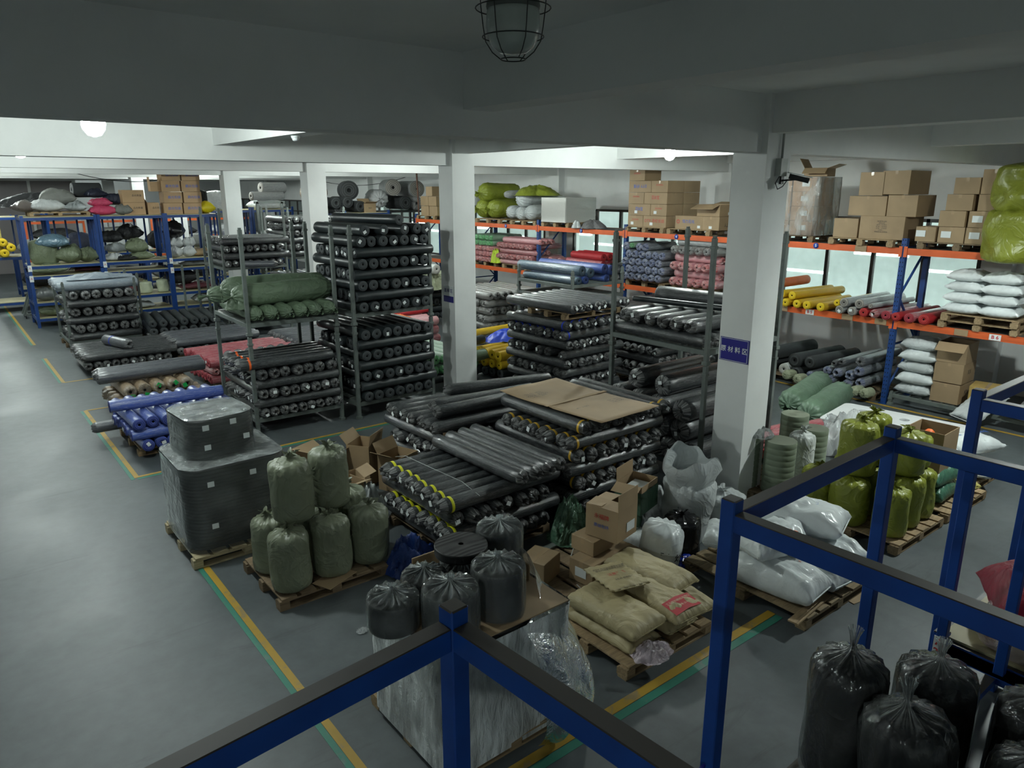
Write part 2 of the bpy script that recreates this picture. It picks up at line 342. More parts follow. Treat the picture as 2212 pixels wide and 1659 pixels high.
# right wall with a band of frosted windows, z 1.5 - 3.38
Z0, Z1 = 1.35, 3.38; WX = XW
segs = []; wins = []
for i in range(-1, 7):
    a, b = 5.11 + .46 + 6.54 * i, 5.11 + 6.54 * (i + 1)
    if i < 4: wins.append((a + (.5 if i != 0 else .2), b - .5))
    else: wins.append((a + .8, b - .8))
yprev = YL
solid = [(WX, YL, 0, WX + .24, YF, Z0), (WX, YL, Z1, WX + .24, YF, ZC)]
for a, b in wins:
    if b <= YL or a < YL: continue
    solid.append((WX, yprev, Z0, WX + .24, a, Z1)); yprev = b
solid.append((WX, yprev, Z0, WX + .24, YF, Z1))
struct('wall_right', bxm('wall_right', solid, PLASTER))
FR = plain('bronze_window_frame', (.035, .03, .025), .5)
gm, gt, gb = nt('frosted_glass'); gb.inputs['Base Color'].default_value = (.8, .88, .86, 1); gb.inputs['Roughness'].default_value = .14; gb.inputs['Transmission Weight'].default_value = .85; gb.inputs['IOR'].default_value = 1.1
wi = 0
for a, b in wins:
    if b <= YL or a < YL: continue
    wi += 1; k = max(2, round((b - a) / 1.12)); st = (b - a) / k
    fr = [(WX - .02, a, Z0, WX + .08, b, Z0 + .06), (WX - .02, a, Z1 - .07, WX + .08, b, Z1), (WX - .02, a, 2.75, WX + .07, b, 2.81)] + [(WX - .02, a + st * j - .035, Z0, WX + .08, a + st * j + .035, Z1) for j in range(k + 1)]
    f = struct('window_%d' % wi, bxm('window_frame', fr, FR))
    ob('window_glass', bxm('window_glass', [(WX + .03, a, Z0, WX + .04, b, Z1)], gm), f)
# the lit passage beyond the windows
struct('wall_outer', bxm('wall_outer', [(WX + 2.2, YL, -.2, WX + 2.4, YF, ZC), (WX + .24, YL, -.2, WX + 2.2, YF, 0), (WX + .24, YL, 4.2, WX + 2.2, YF, 4.4)], plain('outer_white', (.75, .78, .77), .7)))
TUBE = emit('fluorescent_tube', (.9, 1, .98), 130)
for i in (3, 4, 5, 6, 7, 8, 10, 11, 13, 14, 16, 17):
    y = -1 + 1.75 * i
    t_ = thing('tube_light', 'fluorescent tube glowing behind the frosted windows, %s from the right' % {3: 'first', 4: 'second', 5: 'third', 6: 'fourth', 7: 'fifth', 8: 'sixth', 10: 'seventh', 11: 'eighth', 13: 'ninth', 14: 'tenth', 16: 'eleventh', 17: 'twelfth'}[i], 'tube light', (WX + 1.0 + .3 * (i % 2), y, 1.95 + .26 * (i % 3)), 0, 'tube lights beyond the windows')
    ob('tube', mk('tube', *tube([(0, 0, 0), (0, 1.25, 0)], .03), [TUBE]), t_); ob('fitting', bxm('fitting', [(.03, -.03, -.03, .07, 1.28, .03)], PAPER), t_)
# far wall, left wall, wall behind
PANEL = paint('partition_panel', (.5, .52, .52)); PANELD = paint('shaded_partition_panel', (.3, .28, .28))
struct('wall_far', bxm('wall_far', [(XL, YF, 0, XW + .3, YF + .2, ZC)], PANEL))
struct('wall_left', bxm('wall_left', [(XL - .2, YL, 0, XL, YF, ZC)], PLASTER))
struct('wall_back', bxm('wall_back', [(XL, YL - .2, 0, XW + .3, YL, ZC)], PLASTER))
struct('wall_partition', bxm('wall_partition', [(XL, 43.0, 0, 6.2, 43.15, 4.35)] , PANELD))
trim([(6.2, 42.9, 0, 6.35, 43.3, 4.4), (XL, 42.95, 4.35, 6.2, 43.2, 4.62)]); trim([(4.3, 42.9, 0, 4.42, 43.0, 4.35)])
# windows of the far end of the right wall get a pale blind tint by the same panes; floor lines
YEL = worn_line('worn_yellow_paint', (.42, .26, .03)); GRN = worn_line('worn_green_paint', (.035, .2, .14))
def stripe(name, pts, w_, mat, z):
    o = struct(name, bxm('line', [(min(a[0], b[0]) - (w_ / 2 if a[0] == b[0] else 0), min(a[1], b[1]) - (w_ / 2 if a[1] == b[1] else 0), z - .002, max(a[0], b[0]) + (w_ / 2 if a[0] == b[0] else 0), max(a[1], b[1]) + (w_ / 2 if a[1] == b[1] else 0), z) for a, b in pts], mat)); return o
LX = 1.84
stripe('floor_line', [((LX, 2.0), (LX, 7.75)), ((LX, 10.95), (LX, 15.1)), ((LX, 17.7), (LX, 20.6)), ((LX, 22.6), (LX, 44))], .065, YEL, .004)
stripe('floor_line', [((LX - .06, 2.0), (LX - .06, 7.75)), ((LX - .06, 10.9), (LX - .06, 15.1)), ((LX - .06, 17.7), (LX - .06, 20.6)), ((LX - .06, 22.6), (LX - .06, 44))], .05, GRN, .003)
stripe('floor_line', [((1.84, 10.98), (7.4, 10.98)), ((1.84, 15.1), (2.9, 15.1)), ((1.84, 17.7), (2.6, 17.7))], .06, YEL, .0045)
stripe('floor_line', [((1.84, 10.91), (7.4, 10.91))], .06, GRN, .003)
stripe('floor_line', [((2.6, 3.36), (5.9, 3.36))], .085, YEL, .0045)
stripe('floor_line', [((2.6, 3.275), (5.9, 3.275))], .075, GRN, .003)
stripe('floor_line', [((13.83, -4), (13.83, 24))], .08, YEL, .0045)

# ================================================================ lamps
BULB = emit('lit_bulb', LAMP_RGB, LAMP_E)
def lamp(x, y, z, label, k=1, hood=False):
    t_ = thing('ceiling_lamp', label, 'lamp', (x, y, z))
    vs, fs = rings([(.02, -.115), (.06, -.1), (.1, -.045), (.108, 0), (.1, .045), (.06, .1), (.045, .13)], seg=20)
    ob('bulb', mk('bulb', vs, fs, [BULB if k == 1 else emit('brighter_lit_bulb', LAMP_RGB, LAMP_E * k)]), t_)
    ob('socket', mk('socket', *rings([(.045, .13), (.05, .14), (.05, .2), (.02, .23)], seg=16), [PAPER]), t_)
    if hood: ob('hood', mk('hood', *rings([(.05, .15), (.12, .11), (.2, .02), (.25, -.095), (.246, -.095), (.195, .018), (.115, .105), (.05, .145)], seg=32, capa=False, capb=False), [HOODM]), t_)
    ob('cord', mk('cord', *tube([(0, 0, .22), (0, 0, ZC - z)], .008, 6), [BLACK]), t_)
HOODM = plain('enamel_hood', (.6, .62, .6), .4)
lamp(1.46, 8.35, 4.6, 'bright ceiling bulb nearest the left edge, just beyond the big dark beam')
lamp(1.48, 15.0, 4.6, 'glaring ceiling bulb at the left edge above the blue shelving')
lamp(1.5, 21.6, 4.6, 'ceiling bulb over the far left aisle')
lamp(10.72, 8.97, 4.6, 'bright ceiling bulb above the tall carton stack, left of the signed column')
lamp(10.3, 15.4, 4.6, 'ceiling bulb hidden behind the front column')
lamp(10.24, 21.54, 4.6, 'ceiling bulb right of the second white column, above big dark rolls')
lamp(8.64, 29.4, 4.6, 'small distant ceiling bulb right of the brown cartons on the blue shelf')
lamp(10.7, 2.35, 4.6, 'ceiling bulb above the right aisle near the olive sacks', 2.6, True)
lamp(-4.6, -2.4, 4.6, 'added hooded fill bulb behind the viewpoint on the left', 2.2, True)  # unseen fill, added so its bounce lifts the near ceiling
lamp(1.5, 28.0, 4.6, 'ceiling bulb over the blue shelving at the far left')
lamp(8.0, 46.5, 4.6, 'added fill bulb near the far end wall')  # added to brighten the far wall panels
lamp(9.5, 36.5, 4.6, 'added fill bulb in the far hall beyond the orange-posted racks')  # extra bulb, added because the far hall came out too dark
lamp(-7.2, 21.5, 4.6, 'added fill bulb deep in the left half of the hall')  # out of view, added only for bounce light from the left
lamp(1.5, 34.5, 4.6, 'ceiling bulb near the dark partition at the far end')
# unlit caged lamp close to the camera
WIRE = plain('dark_wire', (.02, .022, .02), .5)
t_ = thing('cage_lamp', 'unlit milky glass lamp in a wire cage hanging near the top edge', 'lamp', (1.32, 1.66, 4.335))
gl = plain('milky_glass', (.42, .47, .44), .12, var=.04)
ob('glass_globe', mk('globe', *rings([(.004, .012), (.035, .016), (.055, .03), (.067, .052), (.072, .08), (.071, .11), (.068, .128)], seg=36), [gl]), t_)
ob('lamp_body', mk('body', *rings([(.07, .122), (.072, .13), (.068, .15), (.055, .175), (.035, .195), (.025, .21), (.025, .34)], seg=28), [plain('lamp_grey', (.1, .11, .1), .5)]), t_)
ob('pipe', mk('pipe', *tube([(0, 0, .33), (0, 0, .715)], .012), [WIRE]), t_)
parts = []
for i in range(6):
    a = i * math.pi / 3 + .3
    parts.append(tube([(math.cos(a) * r, math.sin(a) * r, z) for r, z in ((.033, .0), (.056, .018), (.074, .045), (.08, .08), (.086, .13), (.092, .22), (.05, .26))], .0015, 5))
for r, z in ((.033, 0), (.082, .055), (.1, .125)): parts.append(tube([(math.cos(k * math.pi / 14) * r, math.sin(k * math.pi / 14) * r, z) for k in range(28)], .0017, 5, True))
ob('wire_cage', mk('cage', *join(parts), [WIRE]), t_)
t_ = thing('smoke_detector', 'small white smoke detector under the beam, left of the first column', 'smoke detector', (3.76, 9.0, 4.62))
ob('base', mk('b', *rings([(.05, -.03), (.055, 0)], seg=20), [PAPER]), t_); ob('sensor', mk('s', *rings([(.025, -.06), (.04, -.05), (.042, -.03)], seg=20), [PAPER]), t_)
# signs on the columns
SIGN = plain('sign_blue', (.015, .015, .22), .35, var=.04)
t_ = thing('wall_sign', 'blue sign with white Chinese characters on the nearest white column', 'sign', (7.822, 5.33, 2.02))
ob('panel', bxm('panel', [(-.008, -.21, -.15, 0, .21, .15)], SIGN), t_)
ob('border', bxm('border', [(-.0095, -.2, -.142, -.008, .2, -.137), (-.0095, -.2, .137, -.008, .2, .142), (-.0095, -.2, -.142, -.008, -.195, .142), (-.0095, .195, -.142, -.008, .2, .142)], PAPER), t_)
text(t_, '原 材 料 区', .082, PAPER, (-.0105, 0, 0), '-x', bold=.0012)
t_ = thing('wall_sign', 'small white and blue sign with Chinese characters on the farther front column', 'sign', (7.822, 11.84, 2.02))
ob('panel', bxm('panel', [(-.008, -.17, -.16, 0, .17, .16)], PAPER), t_); ob('band', bxm('band', [(-.0095, -.17, -.16, -.008, .17, -.04)], SIGN), t_)
text(t_, '面 料 区', .08, SIGN, (-.0105, 0, .06), '-x', bold=.001)
# security camera, box and conduit on column
t_ = thing('security_camera', 'dark security camera on bracket at top of the nearest column', 'camera', (8.16, 5.10, 4.1))
ob('camera_body', mk('cb', *join([bar((.0, -.1, .04), (.1, -.3, -.015), .065, .06)]), [BLACK], smooth=False), t_)
ob('sun_shield', mk('ss', *join([bar((-.01, -.08, .085), (.115, -.33, .02), .085, .012)]), [PAPER], smooth=False), t_)
ob('bracket', mk('br', *join([bar((0, 0, -.01), (.03, -.16, -.0), .02), bar((0, -.005, -.05), (0, -.005, .05), .06, .02)]), [BLACK], smooth=False), t_)
t_ = thing('junction_box', 'grey box with cable and conduit above the security camera', 'junction box', (8.1, 5.08, 4.24))
ob('box', bxm('bx', [(-.08, -.05, -.1, .05, .03, .1)], plain('box_grey', (.42, .45, .42), .5)), t_); ob('conduit', mk('cn', *tube([(.0, .0, .1), (.0, .0, .8)], .014), [plain('conduit_grey', (.3, .32, .3), .5)]), t_)
ob('loose_cable', mk('lc', *tube([(-.05, -.02, -.1), (-.14, -.03, -.18), (-.1, -.04, -.25), (.0, -.04, -.22), (.08, -.05, -.14)], .006, 6), [BLACK]), t_)
def catenary(label, a, b, sag, r=.012):
    a, b = Vector(a), Vector(b); pts = [a.lerp(b, i / 16) - Vector((0, 0, sag * (1 - (2 * i / 16 - 1) ** 2))) for i in range(17)]
    tag(ob('hanging_cable', mk('cable', *tube(pts, r, 6), [BLACK])), label, 'cable')
catenary('dark cable sagging from the ceiling in front of the far window wall', (12.4, 30.0, 4.62), (16.4, 27.0, 4.62), .5)
catenary('thin cable sagging over the blue shelving, left of the brown cartons', (3.75, 28.0, 4.62), (8.05, 28.0, 4.62), .4)
# ================================================================ builders of the goods
# ---- cloth rolls: axis on local X, the end that shows its label at -X
KIND = {
 'black': dict(b=lambda: film('black_film_wrap', (.013, .017, .02), .1, bmp=.45), e=lambda: film_end('black_film_end', (.013, .016, .018), .22), end='g', desc='black film-wrapped roll'),
 'blackw': dict(b=lambda: film('black_film_wrap', (.013, .017, .02), .1, bmp=.45), e=lambda: film_end('whitish_film_end', (.02, .024, .026), .42), end='g', desc='black roll'),
 'slate': dict(b=lambda: film('slate_film_wrap', (.055, .062, .075), .13, .3, bmp=.25), e=lambda: film_end('slate_film_end', (.05, .055, .065), .3), end='g', desc='slate grey roll'),
 'char': dict(b=lambda: plain('charcoal_cloth', (.02, .026, .028), .35, var=.3, sc_=3), e=lambda: spiral('charcoal_cloth_end', (.05, .06, .066)), end='f', desc='charcoal roll'),
 'greyr': dict(b=lambda: film('grey_film_wrap', (.2, .2, .19), .25), e=lambda: film_end('grey_film_end', (.17, .17, .165), .35), end='g', desc='grey wrapped roll'),
 'red': dict(b=lambda: film('red_film_wrap', (.4, .06, .08), .3), e=lambda: spiral('red_cloth_end', (.4, .03, .05)), end='f', desc='red roll'),
 'redp': dict(b=lambda: film('dusty_red_wrap', (.3, .07, .08), .3, .3), e=lambda: film_end('red_film_end', (.5, .1, .1), .6), end='g', desc='dusty red roll'),
 'pink': dict(b=lambda: film('pink_film_wrap', (.5, .2, .22), .3, .3), e=lambda: film_end('pink_film_end', (.6, .12, .12), .7), end='g', desc='pink roll'),
 'scarlet': dict(b=lambda: plain('scarlet_cloth', (.35, .012, .018), .6), e=lambda: spiral('scarlet_end', (.5, .02, .02)), end='f', desc='scarlet roll'),
 'blue': dict(b=lambda: film('blue_film_wrap', (.035, .085, .38), .25, .25, bmp=.3), e=lambda: spiral('blue_cloth_end', (.05, .08, .36)), end='f', desc='blue roll'),
 'royal': dict(b=lambda: film('royal_film_wrap', (.012, .06, .32), .18), e=lambda: spiral('royal_end', (.01, .03, .13)), end='f', desc='royal blue roll'),
 'teal': dict(b=lambda: film('steel_blue_wrap', (.04, .09, .14), .2), e=lambda: spiral('steel_blue_end', (.03, .06, .09)), end='f', desc='steel blue roll'),
 'bluew': dict(b=lambda: film('bluish_wrap', (.13, .145, .17), .3), e=lambda: film_end('blue_gathered_end', (.07, .1, .24), .6), end='g', desc='grey-blue wrapped roll'),
 'brown': dict(b=lambda: film('brown_paper_wrap', (.26, .18, .1), .1, .5), e=lambda: film_end('brown_paper_end', (.26, .19, .11), .25), end='g', desc='brown paper roll'),
 'yellow': dict(b=lambda: plain('yellow_vinyl', (.62, .4, .02), .4, var=.1), e=lambda: spiral('yellow_end', (.8, .55, .01), .7), end='f', desc='yellow roll'),
 'orange': dict(b=lambda: plain('orange_cloth', (.6, .13, .02), .5), e=lambda: spiral('orange_end', (.6, .15, .02)), end='f', desc='orange roll'),
 'green': dict(b=lambda: film('pale_green_wrap', (.2, .33, .22), .2, .4), e=lambda: film_end('green_end', (.06, .4, .1), .4), end='g', desc='pale green roll'),
 'white': dict(b=lambda: plain('white_cloth', (.62, .64, .62), .6), e=lambda: spiral('white_end', (.6, .6, .55)), end='f', desc='white roll'),
 'fuzz': dict(b=lambda: plain('dark_felt', (.03, .034, .036), .85, bmp=.3), e=lambda: spiral('dark_felt_end', (.035, .04, .042), .3, 40), end='f', desc='dark felt roll'),
 'silver': dict(b=lambda: film('silver_wrap', (.3, .31, .31), .4), e=lambda: spiral('beige_end', (.3, .28, .25), .5, 50), end='f', desc='silver roll'),
 'bigf': dict(b=lambda: film('black_film_wrap', (.013, .017, .02), .1, bmp=.45), e=lambda: film_end('whitish_film_end', (.02, .024, .026), .42), end='g', desc='thick black roll'),
}
_rm = {}
def rollmesh(k, L, r, v=0):
    key = (k, round(L, 2), round(r, 3), v)
    if key in _rm: return _rm[key]
    K = KIND[k]; seg = 28 if r > .06 else 18; h = L / 2; rows = []; mats = []
    if K['end'] == 'g':
        rows = [(.14 * r, -h + .05 * r), (.2 * r, -h + .1 * r), (.3 * r, -h - .02), (.6 * r, -h - .03 * v), (.88 * r, -h + .004), (r, -h + .025)]; mats = [2, 1, 1, 1, 1]
    else:
        rows = [(.1 * r, -h + .06), (.16 * r, -h + .05), (.18 * r, -h), (.5 * r, -h - .004), (.97 * r, -h), (r, -h + .008)]; mats = [2, 2, 1, 1, 1]
    nb = 9
    for i in range(1, nb): rows.append((r, -h + L * i / nb)); mats.append(0)
    rows += [(r, h - .02), (.9 * r, h), (.5 * r, h + .005), (.16 * r, h), (.12 * r, h - .05)]; mats += [0, 0, 1, 1, 2]
    g = K['end'] == 'g'
    def fn(i, a, rr, x):
        q = 1.0
        if g and 1 < i < 5: x = x + .012 * math.sin(a * 11 + v) * (rr / r) * (1.2 - rr / r) + .008 * math.sin(a * 23 + i)
        if rr >= .99 * r:
            q = 1 + (.022 if g else .008) * nz(x * 2.5, math.cos(a) * 1.3, math.sin(a) * 1.3, v + L) + (.012 * math.sin(a * 5 + x * 3) if g else 0)
        return Vector((rr * q * math.cos(a), rr * q * math.sin(a), x))
    vs, fs = rings(rows, fn, seg, 'x')
    fm = [m for m in mats for _ in range(seg)] + [2, 2]
    me = mk('cloth_roll', vs, fs, [K['b'](), K['e'](), HOLE], fm); _rm[key] = me; return me
_tb = {}; far_rolls = []
def band(parent, r, x, mat, w_=.035):
    k = (round(r, 3), mat.name, w_)
    if k not in _tb: _tb[k] = mk('tape_band', *rings([(r * 1.022, -w_ / 2), (r * 1.032, -w_ / 2 + .002), (r * 1.032, w_ / 2 - .002), (r * 1.022, w_ / 2)], seg=24, axis='x', capa=False, capb=False), [mat])
    return ob('tape_band', _tb[k], parent, (x, 0, 0))
rnd = random.Random(5)
NAMES = dict(black='black_wrapped_roll', blackw='black_wrapped_roll', bigf='thick_black_roll', slate='slate_roll', char='charcoal_roll', greyr='grey_wrapped_roll', red='red_roll', redp='dusty_red_roll', scarlet='scarlet_roll', pink='pink_roll', blue='blue_roll', royal='royal_blue_roll', teal='steel_blue_roll', bluew='blue_grey_roll', pale='pale_blue_roll', brown='brown_paper_roll', yellow='yellow_roll', orange='orange_roll', green='green_roll', white='white_roll', fuzz='felt_roll', silver='silver_roll')
def roll(k, x, y, z, yaw, L, r, label, group=None, tagged=.55, tape=None, tape_x=.1, pitch=0, big=False):
    v_, spin, tg_, a, sr = rnd.randrange(3), rnd.uniform(0, 6.28), rnd.random(), rnd.uniform(0, 6.28), rnd.uniform(0, 6.28)
    RID[0] += 1
    if RID[0] in HID: return None
    me = rollmesh(k, L, r, v_); mt = Matrix.Translation((x, y, z)) @ Matrix.Rotation(yaw, 4, 'Z') @ Matrix.Rotation(-pitch, 4, 'Y') @ Matrix.Rotation(spin, 4, 'X')
    if RID[0] in FAR: far_rolls.append((me, mt)); return None
    o = ob(NAMES[k], me); o['rid'] = RID[0]; o.matrix_world = mt
    tag(o, label, 'fabric roll', group)
    if tg_ < tagged * .8:
        s = min(.05, r * .6)
        p = sticker(o, s, s * 1.25, (-L / 2 - (.03 if KIND[k]['end'] == 'g' else .006), .3 * r * math.cos(a), .3 * r * math.sin(a)), '-x', roll=sr)
    if tape: band(o, r, -L / 2 + tape_x, tape)
    return o
def stack(sname, ox, oy, rot, layers, group=None):
    """criss-crossed layers of rolls; local u to the right, v away"""
    c, s = math.cos(rot), math.sin(rot); rows = 0
    for ly in layers:
        rows += 1; d = ly['d']; L = ly.get('L', 1.5); r = ly['r']; k = ly['k']; p = ly.get('p', 2 * r); st = ly.get('s', 0); o0 = ly.get('o', r)
        for i in range(ly['n']):
            if i in ly.get('skip', ()): continue
            q = o0 + p * i + rnd.uniform(-.006, .006); a = st + L / 2 + rnd.uniform(-.03, .03)
            u, v = (q, a) if d == 'Y' else (a, q)
            jit = R(rnd.uniform(-.5, .5)) * ly.get('j', 1)
            side = 'from left' if d == 'Y' else 'from front'
            lab = '%s %s %s, %s row up, %s' % (ORD[i], KIND[k]['desc'], side, ORD[rows - 1 + ly.get('row', 0)], sname)
            roll(k, ox + c * u - s * v, oy + s * u + c * v, ly['z'], rot + ly.get('a', 0) + (R(90) if d == 'Y' else 0) + jit, L, r, lab, group or 'rolls in the ' + sname, ly.get('t', .5), ly.get('tape'), ly.get('tx', .1))

# ---- pallets
_pm = {}
def pallet(x, y, label, w_=1.15, d_=1.05, z=0, rz=0, mat=None, h=.13):
    mat = mat or WOOD; t_ = thing('wooden_pallet', label, 'pallet', (x, y, z), rz); k = (w_, d_, mat.name, h)
    if k not in _pm:
        nb = 6; bw = w_ / nb * .78
        dk = [(w_ * (i + .5) / nb - bw / 2, 0, h - .02, w_ * (i + .5) / nb + bw / 2, d_, h) for i in range(nb)] + [(0, yy, h - .04, w_, yy + .1, h - .0205) for yy in (0, d_ / 2 - .05, d_ - .1)]
        _pm[k] = (bxm('deck', dk, mat, .002), bxm('block', [(0, 0, .02, .1, .12, h - .0405)], mat), bxm('bottom_board', [(0, 0, 0, w_, .1, .0195)], mat))
    a, b, c = _pm[k]; ob('deck', a, t_)
    for yy in (0, d_ / 2 - .06, d_ - .12):
        ob('bottom_board', c, t_, (0, yy + .01, 0))
        for xx in (0, w_ / 2 - .05, w_ - .1): ob('block', b, t_, (xx, yy, 0))
    return t_

# ---- sacks
def tied(name, RR, H, seed, mat, knot=True, loc=(0, 0, 0), rz=0, label='', cat='sack', group=None, tilt=(0, 0), lump=.05, square=0., parts_mat=None):
    k = ('sack', RR, H, seed, mat.name)
    if k not in _rm:
        prof = [(.0, .0), (.5, -.0), (.84, .004), (.97, .05), (1.0, .14), (1.01, .26), (1.0, .38), (1., .5), (1.01, .62), (1.0, .74), (.985, .85), (.93, .93), (.8, .975), (.58, 1.0), (.34, 1.02), (.17, 1.035), (.1, 1.045)]
        def fn(i, a, r, h):
            t = h / H; q = 1 + lump * 1.3 * nz(math.cos(a) * 1.6, math.sin(a) * 1.6, t * 2.6, seed) + .018 * nz(math.cos(a) * 6, math.sin(a) * 6, t * 9, seed)
            q += .022 * math.sin(t * 17 + 3 * nz(a, t, 0, seed)) * (1 - abs(2 * t - 1)) * .6
            if t > .8: q += (.05 + .05 * (t > .95)) * math.sin(a * 13 + 4 * nz(math.cos(a), math.sin(a), 0, seed)) * (1 if t > .9 else .5)
            if square: q *= 1 + square * abs(math.sin(2 * a)) ** 3
            zz = h + (.02 * RR * math.sin(a * 13 + 2) if .9 < t < 1.03 else 0) + .02 * H * nz(math.cos(a), math.sin(a), 5, seed) * (t > .7)
            return Vector((r * q * math.cos(a) + .05 * RR * nz(t * 2, 3, 1, seed), r * q * math.sin(a) + .05 * RR * nz(1, t * 2, 3, seed), max(0, zz)))
        body = mk('sack_body', *rings([(r * RR, h * H) for r, h in prof], fn, 56), [mat])
        def f2(i, a, r, h): 
            w_ = 1 + .45 * math.sin(a * 5 + seed) * (i / 4) + .25 * math.sin(a * 11 + seed * 2) * (i / 4)
            return Vector((r * w_ * math.cos(a) + .04 * i * RR * math.sin(seed * 3.), r * w_ * math.sin(a) + .04 * i * RR * math.cos(seed * 3.), h + .02 * RR * i * math.sin(a * 4 + seed)))
        top = mk('tied_top', *rings([(.1 * RR, 1.035 * H), (.09 * RR, 1.05 * H), (.15 * RR, 1.07 * H), (.24 * RR, 1.1 * H), (.3 * RR, 1.12 * H)], f2, 40, capa=False, capb=False), [mat])
        _rm[k] = (body, top)
    body, top = _rm[k]; o = ob(name, body); o.matrix_world = Matrix.Translation(loc) @ Euler((tilt[0], tilt[1], rz)).to_matrix().to_4x4()
    tag(o, label, cat, group)
    if knot: ob('tied_top', top, o)
    return o
def bag(name, L, W, T, seed, mat, loc, rot=(0, 0, 0), label='', cat='sack', group=None, ex=3.2, ears=.1, wr=.03, seam=True, droop=0.):
    """filled sack lying flat: pinched corners and sewn ends, long side on X"""
    k = ('bag', L, W, T, seed, mat.name, ex, droop)
    if k not in _rm:
        nu, nv = 34, 24; top = []; bot = []
        for j in range(nv + 1):
            v = -1 + 2 * j / nv
            for i in range(nu + 1):
                u = -1 + 2 * i / nu
                x = L / 2 * u * (1 - ears * (1 - abs(v) ** 2.5)); y = W / 2 * v * (1 - ears * .8 * (1 - abs(u) ** 2.5))
                hh = (max(0, 1 - abs(u) ** ex) * max(0, 1 - abs(v) ** ex)) ** .5
                dn = wr * (nz(u * 2.2, v * 2.2, 0, seed) + .5 * nz(u * 6, v * 6, 3, seed))
                edge = .012 * math.sin(u * 21 + seed) * (abs(v) > .8) + .012 * math.sin(v * 17 + seed) * (abs(u) > .85)
                zz = -droop * (abs(u) ** 2) * T
                top.append(Vector((x, y, T * .58 * hh + dn * hh + edge * (1 - hh) + T * .4 + zz)))
                bot.append(Vector((x, y, -T * .4 * hh + edge * (1 - hh) + T * .4 + zz)))
        n1 = nu + 1; fs = []
        for j in range(nv):
            for i in range(nu):
                a = j * n1 + i; fs.append((a, a + 1, a + 1 + n1, a + n1)); b = a + len(top); fs.append((b, b + n1, b + 1 + n1, b + 1))
        me = bpy.data.meshes.new('bag_body'); bm = bmesh.new(); me.from_pydata([tuple(p) for p in top + bot], [], fs); bm.from_mesh(me)
        bmesh.ops.remove_doubles(bm, verts=bm.verts, dist=.0008); bm.to_mesh(me); bm.free(); me.materials.append(mat)
        me.polygons.foreach_set('use_smooth', [True] * len(me.polygons))
        sm = [mk('sewn_seam', *bar((sx * L / 2 * .97, -W / 2 * .9, T * .4 - droop * T), (sx * L / 2 * .97, W / 2 * .9, T * .4 - droop * T), .012, .006), [mat], smooth=False) for sx in (-1, 1)]
        _rm[k] = (me, sm)
    me, sm = _rm[k]; o = ob(name, me, loc=loc, rot=rot); tag(o, label, cat, group)
    if seam:
        for q in sm: ob('sewn_seam', q, o)
    return o
def bundle(name, L, r, seed, mat, loc, yaw, label, cat='bundle', group=None, pitch=0, knot=True):
    """long soft bundle on its side, gathered at the -X end"""
    k = ('bundle', L, r, seed, mat.name)
    if k not in _rm:
        h = L / 2; rows = [(.08, -h - .02), (.2, -h + .01), (.5, -h + .02), (.8, -h + .07), (.95, -h + .14), (1, -h + .24)] + [(1, -h + .24 + (L - .48) * i / 10) for i in range(1, 11)] + [(.95, h - .13), (.8, h - .05), (.5, h), (.15, h + .01)]
        def fn(i, a, rr, x):
            q = 1 + .09 * nz(x * 2, math.cos(a), math.sin(a), seed) + .03 * nz(x * 7, math.cos(a) * 4, math.sin(a) * 4, seed)
            if i < 6 or i > 15: q += .06 * math.sin(a * 12 + 3 * nz(math.cos(a), math.sin(a), 0, seed))
            yy = rr * r * q * math.sin(a); yy *= .93 if yy < 0 else 1
            return Vector((rr * r * q * math.cos(a), yy, x + (.03 * math.sin(a * 12) * rr if i < 6 else 0)))
        me = mk('bundle_body', *rings(rows, fn, 48, 'x'), [mat])
        def f2(i, a, rr, x): return Vector((rr * r * (1 + .4 * math.sin(a * 5 + seed) * i / 3) * math.cos(a), rr * r * (1 + .4 * math.cos(a * 4 + seed) * i / 3) * math.sin(a) - .05 * i * r, x))
        kn = mk('tied_end', *rings([(.09, -h), (.1, -h - .04), (.2, -h - .1), (.28, -h - .16)], f2, 32, 'x', False, False), [mat]); _rm[k] = (me, kn)
    me, kn = _rm[k]; o = ob(name, me); o.matrix_world = Matrix.Translation(loc) @ Matrix.Rotation(yaw, 4, 'Z') @ Matrix.Rotation(-pitch, 4, 'Y'); tag(o, label, cat, group)
    if knot: ob('tied_end', kn, o)
    return o
def heap(name, sx, sy, sz, seed, mat, loc, label, cat='cloth', group=None, rz=0, amp=.35, sharp=1.0, flat=2.2, kind=None):
    """crumpled cloth or film thrown down in a mound"""
    nu = 40; vs = []; fs = []
    for j in range(nu + 1):
        for i in range(nu + 1):
            u, v = -1 + 2 * i / nu, -1 + 2 * j / nu; rr = min(1, math.hypot(u, v) if flat > 2 else max(abs(u), abs(v)))
            e = 1 + .16 * nz(u * 2, v * 2, 0, seed); hgt = max(0, 1 - rr ** flat)
            rid = 1 - abs(2 * nz(u * 1.7, v * 1.7, 1, seed)); rid2 = 1 - abs(2 * nz(u * 4.1, v * 4.1, 2, seed))
            z = sz * (hgt * (1 - amp) + amp * hgt ** .5 * (rid * .6 + rid2 * .4) ** sharp) + .01 + .02 * max(0, nz(u * 5, v * 5, 3, seed))
            k = 1 if max(abs(u), abs(v)) == 0 or flat <= 2 else (max(abs(u), abs(v)) / math.hypot(u, v))
            vs.append(Vector((u * e * sx / 2 * k, v * e * sy / 2 * k, max(.004, z))))
    for j in range(nu):
        for i in range(nu): a = j * (nu + 1) + i; fs.append((a, a + 1, a + nu + 2, a + nu + 1))
    o = ob(name, mk(name, vs, fs, [mat]), loc=loc, rot=(0, 0, rz)); tag(o, label, cat, group); return o

